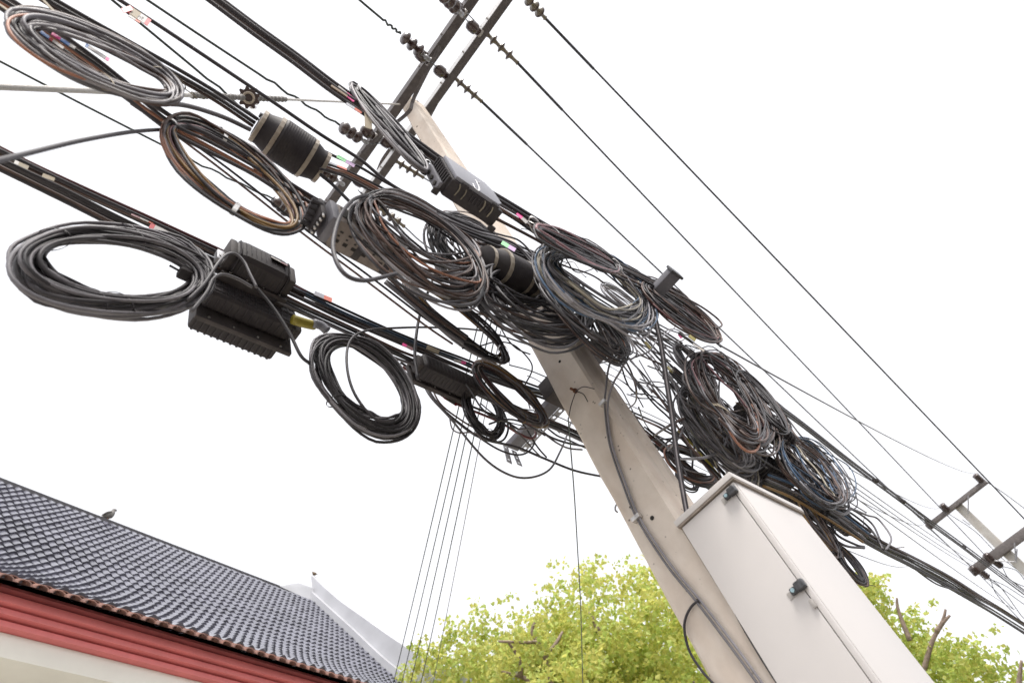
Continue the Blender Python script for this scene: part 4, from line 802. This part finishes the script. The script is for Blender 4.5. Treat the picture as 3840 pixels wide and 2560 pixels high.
def wisps(label, group, n, box, ang, L, bow, xr, rr, mats):
    for _ in range(n):
        u, v = WR_.uniform(box[0], box[2]), WR_.uniform(box[1], box[3]); a = R(ang + WR_.gauss(0, 9)); l = WR_.uniform(*L); b = WR_.gauss(0, bow); x0_, x1_ = WR_.uniform(*xr), WR_.uniform(*xr); c = WR_.gauss(0, bow * .5); pts, xs = [], []
        for k in range(6):
            t = k / 5; p = l * (t - .5); q = b * math.sin(math.pi * t) + c * math.sin(2 * math.pi * t); pts.append((u + math.cos(a) * p - math.sin(a) * q, v + math.sin(a) * p + math.cos(a) * q)); xs.append(x0_ + (x1_ - x0_) * t)
        if any(u > 1540 and v < 800 + (u - 1560) * .80 for u, v in pts): continue
        if any((u > 1555 and v > 1189 - (u - 1562) * .93 and v > 1081 + (u - 1678) * .543) or (u > 1540 and v > 1150) and u < 1860 for u, v in pts): continue
        xs = [min(x, bb) for x, bb in zip(xs, behind(pts, 9))]
        cable(label, pts, xs, WR_.uniform(*rr), WR_.choice(mats), group, 'loose_wire', 5, 'wire', 5)
DKM = ['black', 'black', 'grey', 'brown', 'grey']
wisps('fine loose wire straggling between the pole and the right-hand coils', 'loose wires right of the pole', 20, (1410, 740, 1560, 1030), 46, (120, 260), 14, (-1.45, -1.0), (.0045, .007), DKM)
wisps('fine loose wire straggling through the coils above the cabinet', 'loose wires above the cabinet', 44, (1580, 880, 1880, 1170), 44, (110, 240), 12, (-1.3, -.8), (.0035, .0065), DKM + ['pale', 'cream'])
wisps('fine loose wire straggling round the left bracket', 'loose wires at the left bracket', 14, (1060, 870, 1290, 1020), 26, (90, 200), 12, (-1.9, -1.55), (.004, .0065), DKM)
wisps('fine loose wire straggling among the coils in front of the pole', 'loose wires at the pole front', 22, (1080, 560, 1330, 770), 30, (60, 180), 16, (-1.1, -.8), (.0035, .0062), DKM)
wisps('fine loose wire trailing beside the low bundle', 'loose wires at the low bundle', 12, (1900, 1150, 2030, 1260), 38, (60, 140), 14, (-1.2, -1.0), (.004, .007), DKM)
strand('heavy dark cable in the thick run behind the coils above the cabinet', [(1540, 850), (1590, 905), (1640, 965), (1690, 1030), (1740, 1085), (1790, 1130), (1850, 1185), (1910, 1230)], -1.15, .0105, ['black', 'brown', 'black', 'grey', 'black', 'black', 'brown', 'black', 'black'], [(-14, .02), (-9, -.02), (-4, .03), (0, 0), (4, -.03), (8, .02), (12, 0), (17, .03), (22, -.02)], 'thick run above the cabinet', 15, 4)
strand('dark cable rising from the cabinet lid corner to the coils', [(1560, 985), (1610, 1040), (1655, 1090), (1700, 1135), (1760, 1170)], -1.3, .009, ['black', 'black', 'yellow', 'black', 'brown'], [(-8, 0), (-3, .02), (2, -.01), (7, .01), (12, 0)], 'run at the lid corner', 16, 3)
strand('brown cable passing behind the cabinet lid', [(1480, 990), (1540, 1040), (1590, 1085), (1640, 1120)], -1.6, .010, ['black', 'brown', 'red', 'black'], [(-9, 0), (-3, .02), (3, -.01), (9, .01)], 'brown cables behind the lid', 17, 2)
strand('black cable rising from the twisted feeder to the blue coil', [(1700, 870), (1760, 930), (1800, 960), (1840, 1010), (1900, 1060), (1905, 1062)], -.9, .0075, ['black', 'brown', 'black'], [(-5, 0), (2, .02), (8, 0)], 'cables above the blue coil', 18, 2)
strand('blue-black cable sweeping under the blue coil', [(1760, 1100), (1820, 1125), (1880, 1160), (1930, 1190), (1990, 1235)], -1.0, .0085, ['black', 'blue', 'brown', 'grey', 'black', 'ochre'], [(-16, 0), (-10, .02), (-4, -.01), (2, .01), (8, 0), (14, .02)], 'cables under the blue coil', 19, 3)
cable('loop of brown cable hanging below the dark brown coil', [(1650, 960), (1690, 1000), (1715, 1020), (1750, 1024), (1775, 1005), (1776, 975), (1760, 930), (1720, 880)], -.78, .0082, 'brown')
cable('pale hooked cable end below the blue coil', [(1845, 1100), (1868, 1112), (1872, 1098)], -.9, .007, 'pale')
# --- cables on the pole face and by the cabinet
def face(label, pts, y, r, m, name='cable', group=None):
    P = crom([onY(u, v, y) for u, v in pts], 6); return tag(link(name, *tube(P, r, 8), m), label, 'cable', group)
face('left of two grey cables clipped down the pole face', [(1407, 815), (1397, 849), (1392, 890), (1389, 928), (1394, 985), (1404, 1035), (1430, 1110), (1463, 1190), (1530, 1295), (1595, 1375), (1660, 1460), (1712, 1530), (1790, 1640)], PY - .016, .0062, 'grey')
face('right of two grey cables clipped down the pole face', [(1440, 822), (1425, 852), (1408, 882), (1396, 928), (1399, 985), (1410, 1035), (1437, 1110), (1470, 1190), (1540, 1295), (1606, 1375), (1672, 1460), (1724, 1530), (1800, 1640)], PY - .016, .0062, 'grey')
for i in range(3): face('flat grey drop cable falling past the pole to the cabinet top', [(1500 + i * 4, 728), (1514 + i * 4, 790), (1528 + i * 4, 880), (1540 + i * 4, 960), (1553 + i * 4, 1060), (1574 + i * 4, 1180), (1586 + i * 4, 1250)], 2.94 + i * .004, .0055, ('black', 'pale', 'black')[i], 'cable', 'three drop cables to the cabinet')
for i in range(3): face('black cable running down the gap between pole and cabinet', [(1606 + i * 3, 1232), (1640 + i * 4, 1306), (1680 + i * 4, 1390), (1730 + i * 5, 1480), (1790 + i * 5, 1575), (1850 + i * 5, 1660)], PY - .014, .0058, ('black', 'grey', 'black')[i], 'cable', 'cables between pole and cabinet')
face('thin black cable leaving a hole in the pole and curving round its left edge', [(1606, 1378), (1590, 1390), (1576, 1415), (1572, 1445), (1582, 1490), (1605, 1530), (1632, 1562), (1680, 1610)], PY - .018, .0062, 'black')
# --- thin drop wires
for i, (a, b) in enumerate((((1108, 700), (898, 1590)), ((1122, 710), (917, 1590)), ((1130, 730), (938, 1590)), ((1142, 745), (962, 1590)), ((1150, 760), (990, 1590)))):
    A_ = onX(a[0], a[1], -1.9); B_ = onY(b[0], b[1], 7.5)
    wire('thin drop wire slanting past the roof gable, ' + ('leftmost', 'second from the left', 'middle', 'second from the right', 'rightmost, palest')[i], [A_, B_], .0068 if i < 4 else .005, 'thin' if i < 4 else 'far', .02, 'five drop wires in front of the gable', 'drop_wire')
wire('thin black wire dropping from the pole edge in front of the green tree', [onY(1305, 960, 3.1), onY(1318, 1120, 3.6), onY(1326, 1250, 4.2), onY(1334, 1400, 5.0), onY(1339, 1590, 6.0)], .0048, 'thin', 0, None, 'drop_wire')
wire('thin pale messenger wire behind the tangle', [onY(1390, 905, 4), onY(1500, 955, 6), onY(1700, 1050, 9), onY(1990, 1180, 16)], .006, 'far', 0, None, 'drop_wire')
wire('thin dark messenger wire below the tangle', [onY(1470, 1000, 4.2), onY(1560, 1050, 5), onY(1660, 1100, 6.5)], .004, 'thin', 0, None, 'drop_wire')

# ---------------------------------------------------------------- splice closures and terminal boxes
def barrel(label, a, b, X, re, rb, bands):
    t = thing('splice_closure', label, 'splice closure'); P0, P1 = onX(*a, X), onX(*b, X)
    pr = [(0, re * .55), (.02, re), (.10, re), (.30, rb * .97)]
    for k in range(12): q = .31 + k * .4 / 12; pr += [(q, rb), (q + .014, rb * 1.012), (q + .022, rb)]
    pr += [(.72, rb * .97), (.9, re), (.98, re), (1, re * .55)]
    o = link('body', *lathe(P0, P1, pr, 18), 'plastic', t); o.data.set_sharp_from_angle(angle=R(30))
    d = P1 - P0
    for f in bands:
        r0 = np.interp(f - .02, [p[0] for p in pr], [p[1] for p in pr]); r1 = np.interp(f + .02, [p[0] for p in pr], [p[1] for p in pr]); r = max(r0, r1) + .003
        link('clamp_band', *lathe(P0 + d * (f - .028), P0 + d * (f + .028), [(0, r - .004), (.05, r), (.95, r), (1, r - .004)], 18), 'band', t, False)
        q = P0 + d * f + np.array([.35, 0, .9]) * r; boxo('band_lug', q - .012, q + .012, 'latch', t, .003)
    settle(t, P0); return t
barrel('black ribbed barrel closure with four beige bands at upper left', (588, 286), (744, 389), -1.1, .086, .113, (.04, .26, .74, .96))
barrel('second ribbed barrel closure with beige bands, tucked against the pole', (1108, 594), (1228, 654), -.98, .085, .108, (.06, .30, .72, .94))

# slotted terminal box
tb = thing('terminal_box', 'dusty brown slotted terminal box with black straps and dark end cap', 'terminal box')
x0, x1, y0, y1, z0, z1 = -1.092, -.965, .955, 1.33, 4.255, 4.425
tbody = boxo('body', (x0, y0, z0), (x1, y1, z1), 'greybox', tb, .014, 2)
boxo('end_cap', (x0 - .003, y0 - .032, z0 - .003), (x1 + .003, y0 + .012, z1 + .003), 'slate', tb, .02, 2)
boxo('nose', (x0 + .012, y0 - .075, z0 + .012), (x1 - .012, y0 - .046, z1 - .012), 'plastic', tb, .012, 2)
for k in range(5):
    disc((x0 + .02 + k * .022, y0 - .085, z0 + .05 + .012 * k), (0, 1, 0), .012, .05, 'gland', 'black', tb); disc((x0 + .02 + k * .022, y0 - .065, z0 + .004), (0, 0, 1), .005, .02, 'cap_screw', 'steel', tb, 6)
for yy in (y0 + .13, y0 + .275): boxo('strap', (x0 - .005, yy, z0 - .005), (x1 + .005, yy + .038, z1 + .005), 'plastic', tb, .014, 2)
boxo('port', (x1 - .002, y0 + .02, z0 + .045), (x1 + .004, y0 + .065, z1 - .03), 'hole', tb, .004); disc((x1 + .001, y0 + .095, z0 + .07), (1, 0, 0), .018, .006, 'port', 'hole', tb)
for i in range(8):
    yy = y0 + .03 + i * .041 + (.012 if i > 2 else 0)
    if y0 + .12 < yy < y0 + .165 or y0 + .26 < yy < y0 + .31: continue
    for xx, ww, dd in ((x0 + .03, .016, .020), (x0 + .058, .008, .010), (x0 + .078, .009, .016)): boxo('slot', (xx, yy, z0 - .0015), (xx + ww, yy + dd, z0 + .002), 'hole', tb)
boxo('bottom_rail', (x0 - .008, y0 + .02, z0 + .006), (x0 + .004, y1 - .01, z0 + .018), 'greybox', tb, .003)
boxo('label_strip', (x1 - .0005, y0 + .125, z0 + .06), (x1 + .0015, y0 + .20, z1 - .05), 'lid', tb)
settle(tb, (x0, y0, z0))

# box closure with the white brush mark
bc = thing('box_closure', 'black box closure with sky-lit grey side and a white painted J', 'splice closure')
x0, x1, y0, y1, z0, z1 = -.662, -.570, 1.275, 1.57, 4.315, 4.565
boxo('body', (x0, y0, z0), (x1 - .004, y1, z1), 'plastic', bc, .008, 2)
side = [(y0 + .012, z0 + .012), (y1 - .045, z0 + .006), (y1 - .002, z0 + .06), (y1 - .002, z1 - .07), (y1 - .04, z1 - .004), (y0 + .012, z1 - .004)]
V = [(x, y, z) for x in (x1 - .0035, x1 + .014) for y, z in side]; F = [tuple(range(5, -1, -1)), tuple(range(6, 12))] + [(i, (i + 1) % 6, 6 + (i + 1) % 6, 6 + i) for i in range(6)]
cover = link('side_cover', V, F, 'lid', bc, False); bevel(cover, .004)  # sky light on this side is put into the cover's paler grey
for k in range(9): boxo('end_rib', (x0 + .006, y0 - .014, z0 + .018 + k * .026), (x1 - .006, y0 + .004, z0 + .025 + k * .026), 'rib', bc)
boxo('end_plate', (x0 - .004, y0 - .034, z0 + .012), (x0 + .045, y0 - .016, z1 - .04), 'slate', bc, .006)
for k in range(3): disc((x0 + .018, y0 - .036, z0 + .045 + k * .06), (0, 1, 0), .012, .008, 'gland', 'hole', bc)
boxo('mount_ear', (x0 - .016, y0 - .045, z0 + .0), (x0 + .015, y0 - .012, z0 + .012), 'plastic', bc, .005); boxo('mount_ear', (x0 - .016, y0 - .05, z1 - .05), (x0 + .015, y0 - .02, z1 - .036), 'plastic', bc, .005)
boxo('mount_ear', (x0 - .016, y1 - .02, z0 - .022), (x0 + .012, y1 + .012, z0 - .001), 'plastic', bc, .004)
for yy in (y0 + .05, y0 + .085, y1 - .10, y1 - .055): link('clip', *tube(crom([(x0 + .03, yy, z0 - .003), (x1 - .03, yy, z0 - .006), (x1 - .012, yy - .006, z0 - .004), (x1 - .006, yy - .008, z0 + .01)], 4), .003, 5), 'cream', bc)
for yy in (y0 + .05, y1 - .07): boxo('hinge', (x1 - .02, yy, z0 - .005), (x1 + .006, yy + .035, z0 + .006), 'plastic', bc, .003)
for k in range(7): boxo('bottom_rib', (x0 + .04, y0 + .12 + k * .018, z0 - .004), (x1 - .014, y0 + .124 + k * .018, z0 + .002), 'rib', bc)
xm = x1 + .0155
jp = crom([onX(u, v, xm) for u, v in ((1093, 414), (1097, 422), (1101, 432), (1100, 437), (1096, 436), (1090, 430), (1087, 422))], 5)
link('painted_mark', *tube(jp, [.0042] * len(jp), 6, flat=.25), 'paint', cover)
p = onX(1093, 414, xm); link('painted_mark', *tube(crom([onX(1097, 420, xm), onX(1100, 420, xm), onX(1102, 418, xm)], 4), .003, 6, flat=.25), 'paint', cover)
settle(bc, (x0, y0, z0))

def rib_mesh(lo, hi, rad, th):
    x0, z0, x1, z1 = lo[0], lo[2], hi[0], hi[2]; rad = min(rad, (x1 - x0) * .48, (z1 - z0) * .48); pts = []
    for cx_, cz_, a0 in ((x1 - rad, z1 - rad, 0), (x0 + rad, z1 - rad, 90), (x0 + rad, z0 + rad, 180), (x1 - rad, z0 + rad, 270)):
        for k in range(4): a = R(a0 + 30 * k); pts.append((cx_ + rad * math.cos(a), cz_ + rad * math.sin(a)))
    n = len(pts); V = [(x, y, z) for y in (-th / 2, th / 2) for x, z in pts]
    return V, [tuple(range(n)), tuple(range(2 * n - 1, n - 1, -1))] + [(i, n + i, n + (i + 1) % n, (i + 1) % n) for i in range(n)]
def ribbed(label, lo, hi, nr, bev, flange=None, proud=.007, rth=.009, caps=True, group='black ribbed closures', grid=False, slope=0, into=None):
    t = into or thing('ribbed_closure', label, 'splice closure', group); lo, hi = np.array(lo, float), np.array(hi, float); yc = (lo[1] + hi[1]) / 2
    parts = [boxo('shell', lo, hi, 'plastic', t, bev, 3)]
    L = hi[1] - lo[1]; rme = None
    for k in range(nr):
        y = lo[1] + L * (k + .7) / (nr + .4)
        if rme is None:
            o = link('rib', *rib_mesh(lo - proud, hi + proud, bev + proud, rth), 'rib', t, False); rme = o.data
        else: o = bpy.data.objects.new('rib', rme); COL.objects.link(o); o.parent = t
        o.location = (0, y, slope * (y - yc)); 
    if grid:
        for z in np.linspace(lo[2] + bev, hi[2] - bev, 4): parts.append(boxo('rib', (hi[0] - .002, lo[1] + .02, z - .004), (hi[0] + proud, hi[1] - .02, z + .004), 'rib', t))
    if flange:
        fl = boxo('flange', *flange, 'flange', t, .004); parts.append(fl); fx = flange[1][0]
        for k in range(4):
            y = flange[0][1] + (flange[1][1] - flange[0][1]) * (k + .5) / 4; disc((fx + .001, y, flange[0][2] + .022), (1, 0, 0), .007, .006, 'bolt', 'steel', fl, 6)
    if caps:
        parts.append(boxo('end_cap', (lo[0] + .02, lo[1] - .03, lo[2] + .02), (hi[0] - .02, lo[1] + .01, hi[2] - .02), 'flange', t, .012)); parts.append(boxo('end_cap', (lo[0] + .02, hi[1] - .01, lo[2] + .02), (hi[0] - .02, hi[1] + .03, hi[2] - .02), 'flange', t, .012))
    if slope:
        for o in parts:
            for v in o.data.vertices: v.co.z += slope * (v.co.y - yc)
    if grid != 'open': settle(t, lo)
    return t
LC = 'big black ribbed closure with bolted flange hanging under the lower strand'
big = thing('ribbed_closure', LC, 'splice closure', 'black ribbed closures')
ribbed(LC, (-1.885, .80, 4.715), (-1.775, 1.285, 4.90), 13, .035, ((-1.912, .79, 4.640), (-1.886, 1.30, 4.93)), .004, .005, grid='open', into=big)
ribbed(None, (-2.01, .80, 4.69), (-1.915, 1.25, 4.86), 13, .02, None, .007, .007, False, into=big)
ribbed('rounded black ribbed closure with rusty bolts above the big one', (-1.765, .855, 4.86), (-1.60, 1.16, 5.05), 11, .06, ((-1.86, .83, 4.842), (-1.72, 1.19, 4.857)), .003, .0045)
ribbed('small black ribbed closure with white scuffs left of the pole', (-1.79, 2.06, 4.74), (-1.67, 2.48, 4.88), 14, .035, ((-1.82, 2.04, 4.73), (-1.792, 2.50, 4.89)), .003, .006)
ribbed('dark ribbed closure at the right end of the brown coil', (-.99, 4.65, 4.66), (-.84, 5.15, 4.88), 12, .03, None, .008, .010, slope=-.15)
ribbed('dusty toothed closure behind the coils above the cabinet', (-1.15, 4.42, 4.24), (-1.0, 4.86, 4.44), 12, .04, None, .008, .010, slope=-.2)
ribbed('jagged black closure just above the cabinet lid', (-1.36, 4.85, 4.30), (-1.18, 5.45, 4.52), 14, .03, None, .012, .011, slope=-.3)
ribbed('black closure under the blue coil', (-1.16, 5.30, 4.12), (-1.02, 5.75, 4.32), 10, .03, None, .006, .010, slope=-.3)
# tiny terminal clamp at the inner edge of the black coil
cl = thing('cable_clamp', 'small dark clamp at the inner edge of the large black coil', 'clamp'); p = onX(425, 628, -1.66); boxo('jaw', p - [.03, .03, .02], p + [.03, .03, .02], 'plastic', cl, .012); link('pin', *tube([p + [0, -.07, .01], p + [0, -.02, 0]], .006, 6), 'black', cl); settle(cl, p)
bk = thing('strand_clamp', 'grey steel clamp where the strand enters the upper closure', 'clamp'); p = onX(512, 590, -1.70); boxo('plate', p - [.03, .035, .05], p + [.012, .05, .04], 'galv', bk, .008)
for k in range(4): disc(p + np.array([.0135, -.02 + k * .018, -.02 + .02 * (k % 2)]), (1, 0, 0), .006, .008, 'bolt', 'steel', bk, 6)
settle(bk, p)

# ---------------------------------------------------------------- tags and tapes on the cables
def tape(label, X, a, b, w, segs, name='cable_tag', roll=0.0, th=.0025):
    """a stiff strip on the cable from a to b (survey px), w px wide, cut into coloured lengths"""
    a, b = np.array(a, float), np.array(b, float); d = b - a; nrm = np.array([-d[1], d[0]]) / np.linalg.norm(d); tot = sum(f for f, _ in segs); q = 0; t = None
    if len(segs) > 1: t = thing(name, label, 'tag')
    for f, m in segs:
        s0, s1 = q / tot, (q + f) / tot - (.004 if q + f < tot else 0); q += f; V = []
        for xx in (0, th):
            for s, e in ((s0, -1), (s1, -1), (s1, 1), (s0, 1)):
                p = a + d * s + nrm * e * w / 2; V.append(onX(p[0], p[1], X) + np.array([xx + roll * e, 0, 0]))
        o = link('band' if t else name, V, [(3, 2, 1, 0), (4, 5, 6, 7), (0, 1, 5, 4), (1, 2, 6, 5), (2, 3, 7, 6), (3, 0, 4, 7)], m, t, False)
        if not t: tag(o, label, 'tag')
    if t: settle(t, onX(*a, X))
    return t or o
nt_tag = tape('red and buff cable tag reading nt on the long black cable', -.985, (292, 20), (343, 54), 19, ((.2, 'tagr'), (.35, 'tagy'), (.3, 'tagw'), (.17, 'tagr')), roll=.003)
tape('red flap at the left end of the nt tag', -.98, (281, 26), (302, 19), 15, ((1, 'tagr'),), roll=.004)
tape('torn pale flap hanging under the nt tag', -.984, (296, 36), (322, 52), 6, ((.6, 'tagw'), (.4, 'tago')))
def text_part(s, size, origin, ux, uy, m, parent):
    cu = bpy.data.curves.new('txt', 'FONT'); cu.body = s; cu.size = size; tmp = bpy.data.objects.new('txt', cu); COL.objects.link(tmp)
    dg = bpy.context.evaluated_depsgraph_get(); me = bpy.data.meshes.new_from_object(tmp.evaluated_get(dg)); bpy.data.objects.remove(tmp)
    o = bpy.data.objects.new('lettering', me); COL.objects.link(o); me.materials.clear(); me.materials.append(MAT[m])
    for v in me.vertices: p = origin + ux * v.co.x / (.52 * len(s)) + uy * v.co.y / .66; v.co = Vector(p)
    o.parent = parent; o.location = -parent.location; return o
o_, ex, ey = onX(313, 43, -.9805), onX(331, 51, -.9805), onX(319, 31, -.9805)
text_part('nt', 1.0, o_, ex - o_, ey - o_, 'ink', nt_tag)
tape('buff and orange tag on the road-side strand', -.645, (795, 238), (830, 260), 9, ((.55, 'galv'), (.45, 'tago')), roll=.004)
tape('pink and white tape on the road-side strand', -.64, (775, 201), (814, 232), 8, ((.5, 'tagw'), (.5, 'tagp')))
tape('ochre tape on the road-side strand', -.635, (760, 197), (797, 222), 4, ((1, 'ochre'),))
tape('buff paper slip hanging from the road-side strand', -.64, (845, 260), (846, 296), 20, ((1, 'tagy'),), roll=.006)
tape('green and violet tape near the banded closure', -1.035, (774, 359), (814, 382), 7, ((.5, 'tagg'), (.5, 'tagv')))
tape('grey and orange flag at the right end of the banded closure', -1.03, (756, 374), (796, 390), 12, ((.45, 'lid'), (.55, 'tago')), roll=.01)
tape('grey and orange flag on the lower strand right of the black closures', -1.72, (722, 673), (762, 690), 16, ((.55, 'lid'), (.45, 'tago')), roll=.01)
tape('red and white tag above the large black coil', -1.73, (344, 518), (394, 543), 12, ((.2, 'tagr'), (.6, 'tagw'), (.2, 'tagr')))
tape('pinkish tag lying along the lower strand', -1.73, (302, 491), (352, 512), 7, ((.4, 'pink'), (.4, 'tagw'), (.2, 'tago')))
tape('buff label on the lower strand at the left edge', -1.73, (32, 374), (64, 388), 12, ((.3, 'tagw'), (.7, 'tagy')))
tape('dull label on the lower strand below the buff one', -1.73, (97, 403), (125, 413), 9, ((1, 'tagy'),))
tape('buff paper slip in the top left corner', -1.0, (92, -6), (122, 26), 26, ((1, 'tagy'),), roll=.02)
tape('yellowed slip at the very top left edge', -1.0, (-4, 10), (22, 28), 16, ((1, 'tagy'),), roll=.01)
tape('blue and white tag seen through the top left coil', -.99, (93, 74), (145, 112), 6, ((.5, 'tagb'), (.2, 'tagr'), (.6, 'tagw')))
tape('pink and blue tag seen through the top left coil', -.985, (118, 78), (172, 112), 6, ((.5, 'tagp'), (.5, 'tagb'), (.3, 'tagw')))
tape('dark tag with pink end inside the top left coil', -.98, (196, 104), (250, 139), 7, ((.12, 'tagb'), (.75, 'pale'), (.13, 'tagp')))
tape('red striped tag on the red cable by the left bracket', XA - .08, (1021, 911), (1050, 929), 9, ((.18, 'tagr'), (.3, 'tagy'), (.34, 'tagw'), (.18, 'tagr')))
tape('magenta and clear tape right of the box closure', -.585, (1187, 490), (1210, 512), 11, ((.5, 'tagp'), (.5, 'tagw')), roll=.004)
tape('green and violet tape above the second banded closure', -.93, (1152, 557), (1183, 575), 9, ((.5, 'tagg'), (.5, 'tagv')))
tape('yellow tape in the tangle right of the pole', -1.05, (1481, 785), (1495, 800), 6, ((1, 'yellow'),))
tape('yellow tape below the flat drop cable', -1.08, (1532, 842), (1546, 855), 6, ((1, 'yellow'),))
tape('pale yellow tape on the wire beyond the flattened coil', -.62, (1582, 771), (1597, 782), 7, ((1, 'yellow'),))
tape('magenta tape under the flattened coil', -.66, (1559, 767), (1566, 776), 6, ((1, 'tagp'),))
tape('white sleeve on the wire beyond the flattened coil', -.62, (1591, 790), (1617, 806), 4, ((.5, 'tagw'), (.5, 'band')))
tape('buff label above the small ribbed closure', -1.64, (980, 797), (1008, 809), 9, ((1, 'tagy'),))
tape('pink label at the right end of the small ribbed closure', -1.64, (1043, 828), (1070, 834), 6, ((.6, 'tagw'), (.4, 'tagp')))
tape('pink label left of the small ribbed closure', -1.66, (924, 790), (948, 803), 6, ((.4, 'tagp'), (.6, 'pink')))
tape('pale sheet stuck on the rounded black closure', -1.597, (623, 590), (660, 610), 12, ((.6, 'tagw'), (.4, 'pink')), roll=.012)
tape('yellow tape on the far wire above the twisted feeder', -1.0, (1836, 968), (1846, 976), 5, ((1, 'yellow'),))
yc = thing('yellow_duct', 'yellow duct end with a pale cap right of the big black closure', 'duct'); link('duct', *tube(crom([onX(672, 733, -1.74), onX(700, 742, -1.74), onX(722, 747, -1.74)], 4), .026, 10), 'yellow', yc); link('cap', *tube(crom([onX(720, 742, -1.72), onX(738, 748, -1.72), onX(752, 760, -1.72)], 4), .024, 10), 'lid', yc); settle(yc, onX(672, 733, -1.74))
